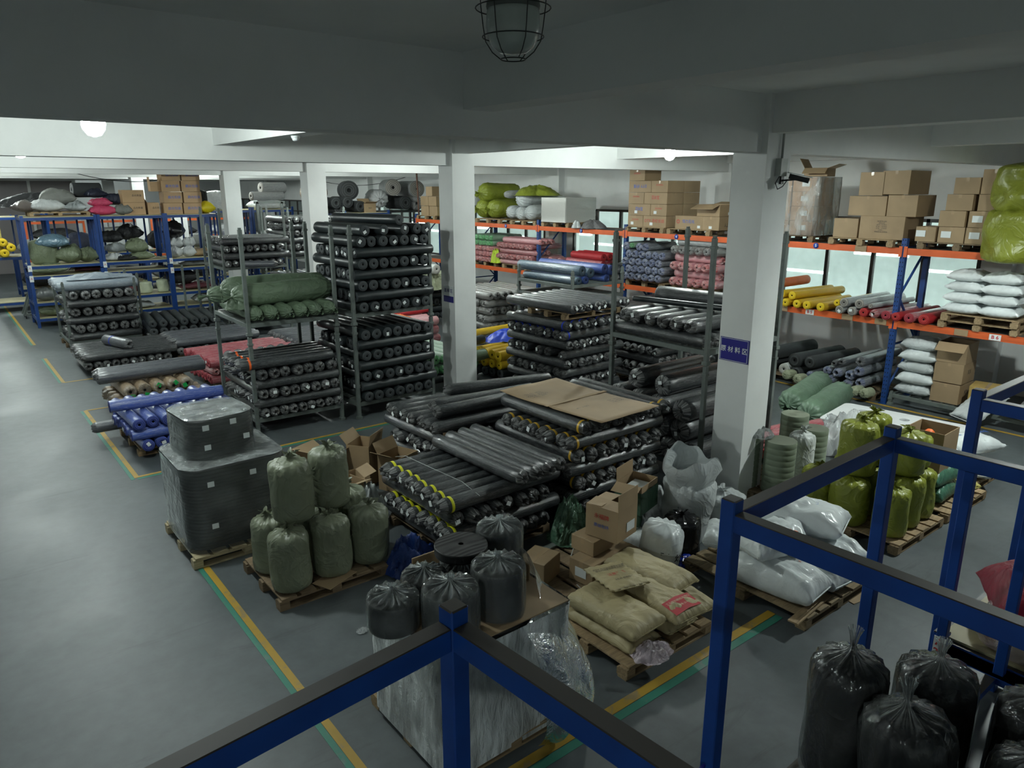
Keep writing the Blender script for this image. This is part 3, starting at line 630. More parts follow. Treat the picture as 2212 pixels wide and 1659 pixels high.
# ---- cartons
def carton(x, y, z, L, W, H, rz, label, group=None, opened=(), tape=True, stick=None, txt=(), mat=None, cat='carton', nm='cardboard_box', tilt=(0, 0)):
    mat = mat or CARD; t_ = thing(nm, label, cat, (x, y, z), rz, group); t_.rotation_euler = (tilt[0], tilt[1], rz)
    if opened:
        e = .006
        me = bxm('walls', [(-L / 2, -W / 2, 0, L / 2, W / 2, e), (-L / 2, -W / 2, e, L / 2, -W / 2 + e, H), (-L / 2, W / 2 - e, e, L / 2, W / 2, H), (-L / 2, -W / 2 + e, e, -L / 2 + e, W / 2 - e, H), (L / 2 - e, -W / 2 + e, e, L / 2, W / 2 - e, H)], mat)
        ob('box_walls', me, t_)
        for side, ang in opened:
            ln = W / 2 if side in '-y+y' and len(side) == 2 and side[1] == 'y' else L / 2 * .8
            wd = (L if side[1] == 'y' else W) - .01; fl = ob('flap', bxm('flap', [(-wd / 2, 0, -.003, wd / 2, min(W, L) / 2 * .95, .003)], mat), t_)
            fl.location = {'-x': (-L / 2, 0, H), '+x': (L / 2, 0, H), '-y': (0, -W / 2, H), '+y': (0, W / 2, H)}[side]
            base = {'-x': R(90), '+x': R(-90), '-y': R(180), '+y': 0}[side]
            fl.rotation_euler = (Matrix.Rotation(base, 3, 'Z') @ Matrix.Rotation(R(ang), 3, 'X')).to_euler()
    else:
        ob('box_body', bxm('box_body', [(-L / 2, -W / 2, 0, L / 2, W / 2, H)], mat, .004), t_)
        if tape:
            ob('packing_tape', bxm('tape', [(-L / 2 - .001, -.025, H - .06, -L / 2, .025, H), (-L / 2, -.025, H, L / 2, .025, H + .001), (L / 2, -.025, H - .06, L / 2 + .001, .025, H)] if L >= W else [(-.025, -W / 2 - .001, H - .06, .025, -W / 2, H), (-.025, -W / 2, H, .025, W / 2, H + .001)], TAPE), t_)
    for s in (stick or ()):
        f, a, b, w_, h_ = s; sticker(t_, w_, h_, {'-x': (-L / 2 - .003, a, b), '-y': (a, -W / 2 - .003, b), '+z': (a, b, H + .001)}[f], f)
    for s in txt:
        f, a, b, size, st, mt = s[:6]; text(t_, st, size, mt, {'-x': (-L / 2 - .003, a, b), '-y': (a, -W / 2 - .003, b), '+z': (a, b, H + .002)}[f], f, s[6] if len(s) > 6 else 0)
    return t_

# ---- grey stacking racks of square tube
_gr = {}
def grey_rack(x, y, z, rz, w_, d_, label, h=1.68, deck=.2, bars=True):
    k = (w_, d_, h, deck); t_ = thing('stacking_rack', label, 'rack', (x, y, z), rz, None)
    if k not in _gr:
        post = bxm('post', [(-.03, -.03, .03, .03, .03, h), (-.045, -.045, 0, .045, .045, .05), (-.04, -.04, h - .14, .04, .04, h - .1), (-.022, -.022, h, .022, .022, h + .03)], GREYSTEEL, .004)
        fr = bxm('deck_frame', [(.03, -.03, deck - .07, w_ - .03, .03, deck), (.03, d_ - .03, deck - .07, w_ - .03, d_ + .03, deck), (-.03, .03, deck - .07, .03, d_ - .03, deck), (w_ - .03, .03, deck - .07, w_ + .03, d_ - .03, deck)], GREYSTEEL, .003)
        nb = 16; br = bxm('deck_bars', [(.03, d_ * (i + .5) / nb - .012, deck - .025, w_ - .03, d_ * (i + .5) / nb + .012, deck - .001) for i in range(nb)], GREYSTEEL)
        _gr[k] = (post, fr, br)
    p, f, b = _gr[k]
    for px, py in ((0, 0), (w_, 0), (0, d_), (w_, d_)): ob('post', p, t_, (px, py, 0))
    ob('deck_frame', f, t_); ob('deck_bars', b, t_); return t_
# ================================================================ nearest: blue frames, seen from above
DB = dusty_blue()
def blue_frame(x, y, rz, w_, d_, label, top=2.38, z0=0., sides=('b', 'l', 'r', 'f'), bal=(), deck=None, rail=.1, pw=.085, cap=.07, dmat=None):
    """corner at far left; w to the right, d towards the viewer"""
    t_ = thing('blue_stacking_frame', label, 'rack', (x, y, 0), rz)
    pm = bxm('post', [(-pw / 2, -pw / 2, z0, pw / 2, pw / 2, top + cap)], DB, .006)
    for px, py in ((0, 0), (w_, 0), (0, -d_), (w_, -d_)): ob('post', pm, t_, (px, py, 0))
    h = pw / 2; zt = top
    seg = {'b': (h, -.04, w_ - h, .04), 'f': (h, -d_ - .04, w_ - h, -d_ + .04), 'l': (-.04, -d_ + h, .04, -h), 'r': (w_ - .04, -d_ + h, w_ + .04, -h)}
    for s in sides:
        a = seg[s]; ob('top_rail', bxm('rail', [(a[0], a[1], zt - rail, a[2], a[3], zt)], DB, .004), t_)
    for s in 'bflr':
        a = seg[s]; ob('lower_rail', bxm('rail', [(a[0], a[1], z0 + .08, a[2], a[3], z0 + .14)], DB), t_)
    for bx, by, zb in bal: ob('upright_bar', bxm('bar', [(bx - .03, by - .03, zb, bx + .03, by + .03, top - rail)], DB, .004), t_)
    if deck:
        for s in 'bflr':
            a = seg[s]; ob('deck_rail', bxm('rail', [(a[0], a[1], deck - .1, a[2], a[3], deck)], DB), t_)
        ob('deck_board', bxm('deck', [(.0, -d_ + .0, deck, w_, 0, deck + .018)], dmat or plain('pale_ply', (.42, .38, .22), .6)), t_)
    return t_
blue_frame(-.52, 1.93, R(5), 1.9, 2.0, 'dark blue steel frame nearest the camera, corner post at bottom centre')
f2 = blue_frame(3.07, 2.03, R(1.2), 1.86, 2.2, 'dark blue steel frame in front of the white bags, holding black bags', bal=((1.86, -.5, 1.0), (1.86, -.85, 1.0)))
sticker(f2, .075, .15, (1.828, -.5, 1.02), '-x'); text(f2, 'A', .075, INKRED, (1.822, -.5, 1.055), '-x', bold=.002); text(f2, '20', .06, INKRED, (1.822, -.5, .985), '-x', bold=.002)
t_ = thing('hanging_sign', 'corner of a white board with blue edge beside the near blue post', 'sign', (2.85, 2.02, .66), R(3))
ob('board', bxm('b', [(-.16, -.01, -.16, .14, 0, .155)], PAPER), t_); ob('blue_border', bxm('bb', [(-.175, -.012, .155, .155, .002, .17), (-.175, -.012, -.16, -.16, .002, .155)], SIGN), t_)
blue_frame(5.02, 1.6, 0, 1.3, 1.7, 'low blue rack with pale board under red plastic-bagged goods', top=1.03, cap=.05, deck=1.04)
blue_frame(6.42, 2.08, 0, 1.75, 2.1, 'dark blue steel frame farthest right, beside the olive sacks', deck=None)
tag(heap('red_goods_bag', .95, .95, .55, 3, clear('clear_bag_sheet', .35, (.6, .5, .5), .12, 6), (5.5, 1.1, 1.065), 'clear plastic bag bulging with red goods on the low blue rack', 'bag'), 'clear plastic bag bulging with red goods on the low blue rack', 'bag')
o = bag('red_goods', .85, .75, .45, 2, woven('crimson_cloth', (.25, .01, .03)), (5.55, 1.15, 1.062), (0, 0, .5), 'crimson goods inside the clear bag on the low blue rack', 'goods', seam=False)
# black goods in tied clear bags inside the second frame
BC = woven('black_goods', (.006, .0065, .007), .6, .5); 
def black_bag(x, y, z, RR, H, seed, label, tilt=(0, 0)):
    t_ = tied('black_goods_bag', RR, H, seed, BC, loc=(x, y, z), rz=seed, label=label, cat='bag', group=None, tilt=tilt, lump=.12, knot=False)
    prof = [(1.04, .02), (1.07, .2), (1.06, .5), (1.05, .8), (1.03, .92), (.9, .99), (.68, 1.035), (.4, 1.06), (.18, 1.085), (.07, 1.12), (.12, 1.2), (.2, 1.26)]
    def fn(i, a, r, h):
        q = 1 + .05 * nz(math.cos(a) * 2, math.sin(a) * 2, h * 3, seed) + (.1 * math.sin(a * 14 + 5 * nz(math.cos(a), math.sin(a), 0, seed)) if i > 4 else .02 * math.sin(a * 9))
        return Vector((r * q * math.cos(a), r * q * math.sin(a), h))
    ob('plastic_bag', mk('pb', *rings([(r * RR, h * H) for r, h in prof], fn, 56, capa=False, capb=False), [clear('grey_clear_bag', .07, (.35, .36, .36), .12, 5, gather=.16, bd=.04)]), t_)
black_bag(3.47, 1.50, .86, .185, .74, 1, 'tied clear bag of black goods, tallest and leftmost inside the blue frame')
black_bag(3.36, 1.08, .84, .2, .72, 2, 'tied clear bag of black goods leaning at the front of the blue frame', (.0, .1))
black_bag(3.88, 1.22, .84, .19, .68, 3, 'tied clear bag of black goods behind the leaning one, under the A 20 tag')
black_bag(4.0, .78, .82, .19, .68, 4, 'tied clear bag of black goods at the right edge of the picture')
black_bag(3.62, .68, .82, .18, .62, 5, 'small tied clear bag of black goods low in the bottom right corner')
black_bag(3.25, .62, .8, .15, .58, 6, 'tied clear bag of black goods cut by the bottom edge of the picture')
for i, (x, y) in enumerate(((3.42, 1.5), (3.9, 1.2))):
    tied('black_goods_bag', .2, .7, 8 + i % 2, BC, loc=(x, y, .145), rz=i, label='black goods bag in the lower layer, %s' % ('under the leftmost clear bag', 'under the A 20 tag')[i], cat='bag', knot=False)

# ================================================================ film-wrapped pallet of black webbing coils (left)
WEB = plain('black_webbing', (.012, .013, .014), .5, var=.3)
def rrect(hx, hy, rad, n=10):
    pts = []
    for cx, cy, a0 in ((hx - rad, hy - rad, 0), (-hx + rad, hy - rad, 90), (-hx + rad, -hy + rad, 180), (hx - rad, -hy + rad, 270)):
        for i in range(n): a = R(a0 + 90 * i / (n - 1)); pts.append((cx + rad * math.cos(a), cy + rad * math.sin(a)))
    return pts
def prism(name, hx, hy, rad, zs, mat, off=lambda i, k: 0, cap=True, caps=(1, 1)):
    base = rrect(1, 1, 1e-3); vs = []; fs = []; pts = rrect(hx, hy, rad); n = len(pts)
    for i, z in enumerate(zs):
        for k, (px, py) in enumerate(pts):
            l = math.hypot(px, py); o_ = off(i, k); vs.append((px + px / l * o_, py + py / l * o_, z if not callable(z) else z(k)))
    for i in range(len(zs) - 1):
        for k in range(n): fs.append((i * n + k, i * n + (k + 1) % n, (i + 1) * n + (k + 1) % n, (i + 1) * n + k))
    if cap: fs.append(tuple(range(n))[::-1]); fs.append(tuple((len(zs) - 1) * n + k for k in range(n)))
    return mk(name, vs, fs, [mat])
pallet(1.72, 7.7, 'pale pallet under the film-wrapped black stack on the left', 1.2, 1.2, mat=wood('new_pallet_wood', (.5, .42, .26)))
def coil_stack(cx, cy, z, hx, hy, rad, nlay, lh, label, rz=0):
    t_ = thing('wrapped_coil_stack', label, 'wrapped stack', (cx, cy, z), rz)
    zs = []; offs = []
    for i in range(nlay): zs += [i * lh, i * lh + lh * .5, i * lh + lh * .96]; offs += [-.022, .006 + .02 * nz(i * .9, 2, 3), -.022]
    ob('webbing_layers', prism('w', hx, hy, rad, zs, WEB, lambda i, k: offs[i] + .004 * nz(i * .5, k * .3, 0)), t_)
    H = nlay * lh
    ob('stretch_film', prism('f', hx + .012, hy + .012, rad, [-.02, H * .15, H * .3, H * .45, H * .6, H * .75, H * .9, H + .006], CLEAR, lambda i, k: .012 * nz(i * .8, k * .4, 1) + .006 * (k % 2), False), t_)
    vs = [(0, 0, H + .03)]; pts = rrect(hx + .012, hy + .012, rad); m = len(pts); fs = []
    for q in (.3, .6, .85, 1.0):
        for k, (a, b) in enumerate(pts): vs.append((a * q, b * q, H + .03 * (1 - q) + .012 + .016 * nz(a * 6 * q, b * 6 * q, 1)))
    for k in range(m): fs.append((0, 1 + k, 1 + (k + 1) % m))
    for j in range(3):
        for k in range(m): fs.append((1 + j * m + k, 1 + (j + 1) * m + k, 1 + (j + 1) * m + (k + 1) % m, 1 + j * m + (k + 1) % m))
    ob('film_top', mk('ft', vs, fs, [clear('film_layers_top', .3, (.6, .64, .64), .1, 10, (1, 1, 1))]), t_)
    for (a, b) in ((-.3, .82), (.15, .86), (-.3, .3), (.35, .4)): sticker(t_, .07, .06, (a * hx / .55, -hy - .02, b * H), '-y')
    return t_
coil_stack(2.30, 8.32, .155, .56, .57, .22, 24, .039, 'big film-wrapped stack of black webbing coils on the pale pallet')
coil_stack(2.24, 8.4, 1.13, .37, .4, .19, 11, .039, 'smaller film-wrapped stack on top of the big wrapped stack', R(4))

# ================================================================ pallet with grey-green tied sacks
GS = woven('greygreen_woven_sack', (.165, .185, .125), .42, .5)
pallet(2.14, 6.33, 'old pallet carrying the grey-green tied sacks', 1.2, 1.05, mat=DARKW)
for i, (x, y, z, rr, h, lab) in enumerate((
    (2.35, 6.53, .135, .2, .6, 'grey-green tied sack, lower front left corner of its pallet'),
    (2.34, 7.0, .135, .2, .58, 'grey-green tied sack half hidden behind the front left one'),
    (2.80, 6.56, .135, .205, .6, 'grey-green tied sack in the middle of the lower front row'),
    (3.24, 6.57, .135, .21, .6, 'grey-green tied sack at the right end of the lower row'),
    (2.8, 7.02, .135, .2, .58, 'grey-green tied sack hidden in the lower back row'),
    (3.22, 7.04, .135, .2, .66, 'small dark green tied sack peeking out behind the right-hand ones'),
    (2.50, 6.72, .77, .21, .62, 'grey-green tied sack on top at the left'),
    (2.95, 6.80, .77, .2, .62, 'grey-green tied sack on top at the right, beside the brown boxes'))):
    tied('woven_sack', rr, h, i % 4 + 1, GS, loc=(x, y, z), rz=i * 1.3, label=lab, tilt=(.02 * (i % 3 - 1), .03 * (i % 2)))
ob_ = tag(ob('cardboard_sheet', bxm('cs', [(-.2, -.12, 0, .2, .12, .006)], CARD), loc=(2.75, 6.4, .132), rot=(0, 0, .4)), 'scrap of cardboard sticking out under the green sacks', 'cardboard')

# ================================================================ rolls with yellow tape bands (centre)
TY = plain('yellow_tape', (.62, .62, .02), .35, var=.05); TA = plain('amber_tape', (.55, .33, .02), .35, var=.05); TO = plain('orange_tape', (.75, .12, .02), .35, var=.05)
pallet(3.95, 6.02, 'dark pallet under the yellow-banded black rolls', 1.4, 1.4, mat=DARKW)
stack('yellow-banded stack', 3.87, 5.95, 0, [
    dict(z=.225, d='Y', n=8, r=.086, k='black', L=1.55, o=.15, t=.3),
    dict(z=.395, d='X', n=8, r=.086, k='blackw', L=1.6, tape=TY, tx=.09, t=1, o=.09),
    dict(z=.565, d='Y', n=8, r=.086, k='black', L=1.55, o=.13, t=.4),
    dict(z=.735, d='X', n=8, r=.088, k='blackw', L=1.62, p=.186, tape=TY, tx=.09, t=1, o=.1)])
for i in range(4):
    roll('black', 4.72 + .205 * i, 6.62 + .02 * i, .912, R(90 + 2), 1.66, .088, '%s black roll from the left, laid across the top of the yellow-banded stack' % ORD[i], 'rolls laid across the yellow-banded stack', 0)
    
for s in (1,):
    o = list(C.objects)
tag(ob('packing_strap', mk('st', *tube([(4.25, 5.92, .8), (4.28, 6.3, .832), (4.24, 6.8, .832), (4.2, 7.4, .83), (4.18, 7.62, .76)], .003, 5), [plain('pale_strap', (.4, .42, .42), .4)])), 'thin pale strap lying across the yellow-banded rolls', 'strap')

# ================================================================ amber-banded stack under the cardboard sheet
pallet(5.7, 6.0, 'dark pallet under the stack with the flattened carton on top', 1.35, 1.35, mat=DARKW)
stack('carton-topped stack', 5.57, 5.88, 0, [
    dict(z=.225, d='Y', n=8, r=.086, k='black', L=1.55, o=.12, tape=TA, t=.4),
    dict(z=.395, d='X', n=8, r=.086, k='black', L=1.6, t=.5),
    dict(z=.565, d='Y', n=8, r=.088, k='blackw', L=1.58, p=.186, o=.14, tape=TA, t=.3),
    dict(z=.735, d='X', n=8, r=.086, k='black', L=1.62, t=.3),
    dict(z=.905, d='Y', n=8, r=.088, k='blackw', L=1.58, p=.188, o=.14, tape=TA, t=.3),
    dict(z=1.075, d='X', n=8, r=.084, k='blackw', L=1.62, p=.17, tape=TA, tx=.09, t=.2),
    dict(z=1.245, d='Y', n=9, r=.086, k='black', L=1.62, p=.177, o=.24, tape=TA, tx=.1, t=.3)])
def sheet(name, x, y, z, L, W, rz, label, mat=None, bend=.03, tilt=0):
    nu = 16; vs = []; fs = []
    for j in range(nu + 1):
        for i in range(nu + 1):
            u, v = -1 + 2 * i / nu, -1 + 2 * j / nu; vs.append((u * L / 2, v * W / 2, bend * (u * u + .6 * nz(u * 1.5, v * 1.5, 2)) + (.01 if abs(u) < .07 else 0)))
    for j in range(nu):
        for i in range(nu): a = j * (nu + 1) + i; fs.append((a, a + 1, a + nu + 2, a + nu + 1))
    t_ = thing(name, label, 'cardboard', (x, y, z), rz); t_.rotation_euler = (tilt, 0, rz)
    o = ob('sheet_body', mk(name, vs, fs, [mat or CARD]), t_); md = o.modifiers.new('s', 'SOLIDIFY'); md.thickness = .006; md.offset = 0; return t_
s_ = sheet('flattened_carton', 6.32, 6.62, 1.345, 1.86, 1.05, R(92), 'large flattened brown carton lying on top of the black rolls', bend=.02)
for (a, b, st, sz) in ((.45, .3, 'SIZE : 1.5 Y\nCOLOR : BLACK\nN.W. : 22 KG\nG.W. : 23 KG', .05), (-.35, .25, 'NO.1 - UP', .05), (-.4, -.3, 'QTY : 50 Y\nN.W. : KG\nG.W. : KG', .045)):
    text(s_, st, sz, INK, (a, b, .028), '+z', R(90))
ob('packing_tape', bxm('tp', [(-.03, -.55, .016, .03, .55, .02)], TAPE), s_)

# ================================================================ stack behind it, left of the first column
pallet(5.0, 7.75, 'pallet under the wrapped black rolls before the first column', 1.4, 1.3, mat=DARKW)
stack('stack before first column', 4.95, 7.7, R(3), [
    dict(z=.225, d='X', n=7, r=.086, k='black', L=1.6, t=.8),
    dict(z=.395, d='Y', n=8, r=.086, k='black', L=1.45, o=.1, t=.4),
    dict(z=.565, d='X', n=7, r=.088, k='blackw', L=1.6, p=.188, t=1),
    dict(z=.735, d='Y', n=8, r=.086, k='black', L=1.5, t=.5),
    dict(z=.905, d='X', n=7, r=.088, k='black', L=1.6, p=.2, t=.3, a=R(-6)),
])
for i, (x, y, z, yw) in enumerate(((5.9, 7.98, 1.075, -2), (6.0, 8.22, 1.075, -4), (6.6, 8.62, 1.09, -14))):
    roll('black', x, y, z, R(yw), 1.7, .09, ['black roll on the top row, nearest the flattened carton', 'black roll on the top row, second from the flattened carton', 'long black roll lying skewed at the very back of the top row'][i], None, 0)
o = tag(ob('handwritten_tag', bxm('ht', [(-.09, -.005, -.07, .09, 0, .07)], CARD), loc=(5.02, 7.66, .83), rot=(.2, 0, R(-20))), 'brown cardboard tag hanging on the wrapped rolls before the first column', 'tag')
# ================================================================ pallet of film-bagged spools (bottom centre)
pallet(2.22, 3.5, 'pallet under the film-bagged black spools at the bottom centre', 1.2, 1.12)
t_ = thing('wrapped_spool_base', 'lower film-wrapped block of black spools at the bottom centre', 'wrapped stack', (2.80, 4.05, .13))
for i, (x, y) in enumerate(((-.34, -.28), (.06, -.28), (.4, -.2), (-.34, .2), (.1, .22), (.42, .28))):
    ob('black_spool', mk('sp', *rings([(.19 + .004 * (k % 2), k * .035) for k in range(25)], seg=28), [WEB]), t_, (x, y, 0))
ob('cardboard_liner', bxm('liner', [(-.56, -.5, .875, .56, .5, .885), (.5, -.1, .5, .51, .5, 1.02), (-.2, .49, .5, .5, .5, 1.06)], CARD), t_)
ob('stretch_film', prism('f', .575, .53, .14, [-.08, .06, .2, .34, .48, .62, .76, .88], clear('thick_stretch_film', .6, (.85, .9, .9), .1, 14, (1, 1, .25)), lambda i, k: .015 + .03 * nz(i * .9, k * .35, 4) + .012 * (k % 2), False), t_)
# loose film skirt flaring out on the right-hand side
vs = []; fs = []; nn = 44; mm = 22
for j in range(mm + 1):
    t = j / mm
    for i in range(nn + 1):
        a = R(-78 + 150 * i / nn); rr = .56 + .42 * math.sin(t * 2.2) * (.6 + .4 * math.sin(i * .14)) + .045 * math.sin(a * 17 + 3 * t) * t + .06 * nz(a * 2, t * 3, 1)
        ztop = .84 + .32 * math.exp(-((a - R(15)) / .7) ** 2)
        vs.append((rr * math.cos(a) * .93, rr * math.sin(a) * .93, ztop * (1 - t) ** 1.1 - .09 * t + .03 * nz(a * 3, t * 4, 7)))
for j in range(mm):
    for i in range(nn): a = j * (nn + 1) + i; fs.append((a, a + 1, a + nn + 2, a + nn + 1))
ob('loose_film', mk('lf', vs, fs, [clear('crumpled_film', .62, (.8, .85, .85), .1, 8, (1, 1, .5))]), t_)
def spool(x, y, z, RR, H, seed, label, bagged=True, inner=None):
    t_ = thing('webbing_spool', label, 'spool', (x, y, z))
    n_ = max(3, int(H / .03)); rows = []
    for k in range(n_): rows += [(RR * .985, k * H / n_), (RR * (1 + .012 * nz(k, seed, 1)), (k + .5) * H / n_)]
    rows.append((RR * .985, H)); ob('webbing', mk('wb', *rings(rows, seg=36), [WEB]), t_)
    ob('coil_top', mk('ct', *rings([(RR * .98, H + .0005), (RR * .6, H + .004), (.03, H + .006), (.02, H - .0)], seg=36, capa=False), [spiral('webbing_edge', (.016, .016, .017), .4, 90)]), t_)
    if bagged:
        def fn(i, a, r, h):
            q = 1 + .02 * nz(math.cos(a) * 2, math.sin(a) * 2, h * 4, seed) + (.06 if i > 5 else .012) * math.sin(a * 15 + 5 * nz(math.cos(a), math.sin(a), 0, seed))
            return Vector((r * q * math.cos(a), r * q * math.sin(a), h + (.022 * math.sin(a * 15 + 4 * nz(math.cos(a), math.sin(a), 0, seed)) * (r / RR + .3) if 4 < i < 9 else 0)))
        pr = [(1.05, .0), (1.06, .25 * H), (1.05, .6 * H), (1.06, .9 * H), (1.03, H + .01), (.85, H + .025), (.55, H + .035), (.3, H + .045), (.12, H + .06), (.1, H + .075), (.16, H + .1)]
        ob('plastic_bag', mk('bg', *rings([(r * RR, h) for r, h in pr], fn, 60, capa=False, capb=False), [clear('clear_spool_bag', .1, (.8, .85, .85), .08, 8, (1, 1, .6), gather=.17, bd=.04)]), t_)
    return t_
ZS = 1.016
spool(2.43, 3.74, ZS, .19, .35, 1, 'film-bagged spool at the front of the bottom centre pallet')
spool(2.87, 3.78, ZS, .19, .36, 2, 'film-bagged spool right of the front one')
spool(2.17, 4.08, ZS, .18, .22, 3, 'film-bagged spool at the left corner of the pallet')
spool(3.22, 4.22, ZS, .18, .38, 4, 'film-bagged spool at the back right')
spool(2.50, 4.2, ZS, .165, .22, 5, 'film-bagged spool behind the left one, under the bare spool')
spool(2.84, 4.2, ZS, .17, .2, 6, 'grey-wrapped spool base hidden under the bare black spool')
spool(2.82, 4.18, ZS + .31, .205, .07, 7, 'bare flat black webbing spool on top of the others', False)

# ================================================================ boxes and bags behind the kraft sacks
pallet(4.35, 4.45, 'old pallet under the loose cartons', 1.3, 1.1, mat=DARKW)
sk = (('-y', .06, .12, .1, .06),)
b1 = carton(4.86, 4.78, .135, .42, .3, .24, R(8), 'brown carton with white label low on the pallet behind the kraft sacks', opened=(), stick=(('-x', 0, .12, .14, .1),))
b2 = carton(5.18, 4.75, .135, .42, .32, .2, R(4), 'brown carton with barcode label under the leaning open carton', stick=(('-y', .02, .1, .16, .08),))
b2b = carton(4.97, 4.9, .38, .36, .3, .16, R(6), 'low brown carton between the labelled cartons', stick=())
b3 = carton(5.1, 4.78, .55, .38, .38, .34, R(12), 'open brown carton with red Chinese print, topmost of its pile', opened=(('-y', 92), ('+y', 176), ('-x', 174)), stick=(('-y', .06, .12, .15, .1),), txt=(('-x', 0, .24, .06, '永福牌', INKRED), ('-x', 0, .14, .045, '原丝化纤', INKBLUE)))
carton(4.42, 5.12, .135, .34, .3, .24, R(20), 'small taped brown carton just right of the bagged spools')
tied('woven_sack', .16, .3, 2, woven('white_woven_sack', (.5, .53, .53), .4, .5), loc=(5.72, 5.0, .0), label='low white sack behind the printed white bag')
WS = woven('white_woven_sack', (.5, .53, .53), .4, .5); WS2 = woven('glossy_white_sack', (.68, .72, .72), .3, .2)
def print_on(o, items):
    for s, size, mt, loc, rot in items:
        t = ob('printed_text', textmesh(s, size, mt), o, loc); t.rotation_euler = rot
o = tied('printed_sack', .22, .58, 3, WS2, loc=(5.62, 4.58, .0), rz=.6, label='white plastic sack printed with black Chinese characters beside the black bag', cat='sack', tilt=(.12, -.05), lump=.12, knot=False)
text(o, '丙  烯', .1, INK, (-.19, -.13, .32), '-x', 0, bold=.001).rotation_euler = Euler((R(90), 0, R(-45 - 34))).to_matrix().to_euler()
tied('black_bag', .2, .48, 4, plain('black_bin_liner', (.01, .01, .011), .2, bmp=.6, sc_=3), loc=(6.12, 4.66, .0), label='shiny black rubbish bag leaning by the big white sack', cat='bag', lump=.15)
heap('blue_printed_film', .6, .35, .14, 5, plain('blue_film', (.01, .03, .3), .25), (5.98, 4.55, .0), 'blue printed film lying under the black bag', 'film', rz=.6)
o = tied('white_sack', .3, .78, 2, WS, loc=(6.55, 4.95, .0), rz=1, label='big upright white sack with its mouth folded open by the column', lump=.14, knot=False, tilt=(0, -.06))
vs, fs = rings([(.26, .72), (.28, .82), (.33, .93), (.3, 1.02)], lambda i, a, r, h: Vector((r * (1 + .08 * math.sin(a * 4 + i) + .05 * nz(math.cos(a), math.sin(a), i)) * math.cos(a), r * (1 + .1 * math.cos(a * 3) + .05 * nz(math.sin(a), math.cos(a), i)) * math.sin(a), h + .06 * math.sin(a * 2 + 1) * (i / 3) + .03 * math.sin(a * 7) * (i / 3))), 48, capa=False, capb=False)
ob('open_mouth', mk('om', vs, fs, [WS]), o)
heap('white_sack_pile', 1.0, .8, .62, 8, WS, (6.35, 5.4, .0), 'crumpled empty white sacks heaped behind the open carton', 'sacks', amp=.5)
tied('white_sack', .25, .5, 6, WS, loc=(7.0, 4.75, .0), label='squat white sack in front of the column base', lump=.15)
tied('green_sack', .24, .42, 7, woven('dark_green_sack', (.06, .13, .08), .4, .6), loc=(5.72, 5.22, .05), label='dark green sack supporting the small open carton', lump=.14, knot=False)
t_ = carton(5.95, 5.2, .45, .4, .32, .34, R(15), 'small open carton wrapped in green film with white papers inside', opened=(('-x', -25), ('+y', 88)))
ob('green_wrap', prism('gw', .205, .165, .01, [0, .1, .2, .27], woven('dark_green_sack', (.06, .13, .08), .4, .6), lambda i, k: .004 + .004 * (k % 2), False), t_)
ob('white_papers', bxm('wp', [(-.15, -.12, .2, .15, .1, .27)], PAPER), t_)
heap('green_empty_sack', .55, .5, .55, 12, woven('dark_green_sack', (.06, .13, .08), .4, .6), (5.25, 5.55, .14), 'limp dark green sack draped over the pallet edge right of the yellow-banded rolls', 'sack', amp=.6)
heap('blue_cloth', .62, .6, .42, 21, woven('navy_cloth', (.006, .03, .16), .5, .6), (3.6, 6.3, .0), 'crumpled dark blue cloth between green sacks and bagged spools', 'cloth', amp=.6)
# ---- open boxes and rubbish behind the green sacks
for i, (x, y, z, L, W, H, rz, op, lab) in enumerate((
    (3.3, 8.85, 0, .45, .38, .36, 10, (('-x', 20), ('+x', 40)), 'open brown carton behind the wrapped coil stack'),
    (3.78, 9.0, .0, .5, .36, .48, 25, (('-y', 30), ('+y', 30), ('-x', 60)), 'open brown carton with raised flaps in the middle of the rubbish'),
    (3.75, 8.2, 0, .42, .36, .42, -8, (('-y', -30), ('+x', 20)), 'open brown carton directly behind the top green sack'),
    (4.35, 8.8, .0, .4, .34, .6, 35, (('-y', 80), ('+y', 50)), 'tall torn brown carton at the back of the rubbish'),
    (3.55, 7.75, 0, .38, .3, .55, 12, (('-x', -20), ('-y', 20)), 'narrow open carton beside the ends of the yellow-banded rolls'),
    (4.62, 8.35, .0, .42, .36, .5, 20, (('-x', 30), ('+y', 60)), 'pale open carton left of the wrapped rolls stack'),
    (3.3, 8.2, .0, .32, .3, .44, 0, (('+y', 60),), 'small carton squeezed beside the wrapped stack'))):
    carton(x, y, z, L, W, H, R(rz), lab, opened=op)
heap('white_plastic_scrap', .7, .5, .4, 31, CLEARW, (4.45, 9.15, 0), 'crumpled white plastic behind the open cartons', 'plastic', amp=.6)
heap('white_plastic_scrap', .5, .4, .5, 32, WS, (3.72, 7.5, .1), 'white sack edge squeezed by the yellow-banded roll ends', 'plastic', amp=.6)

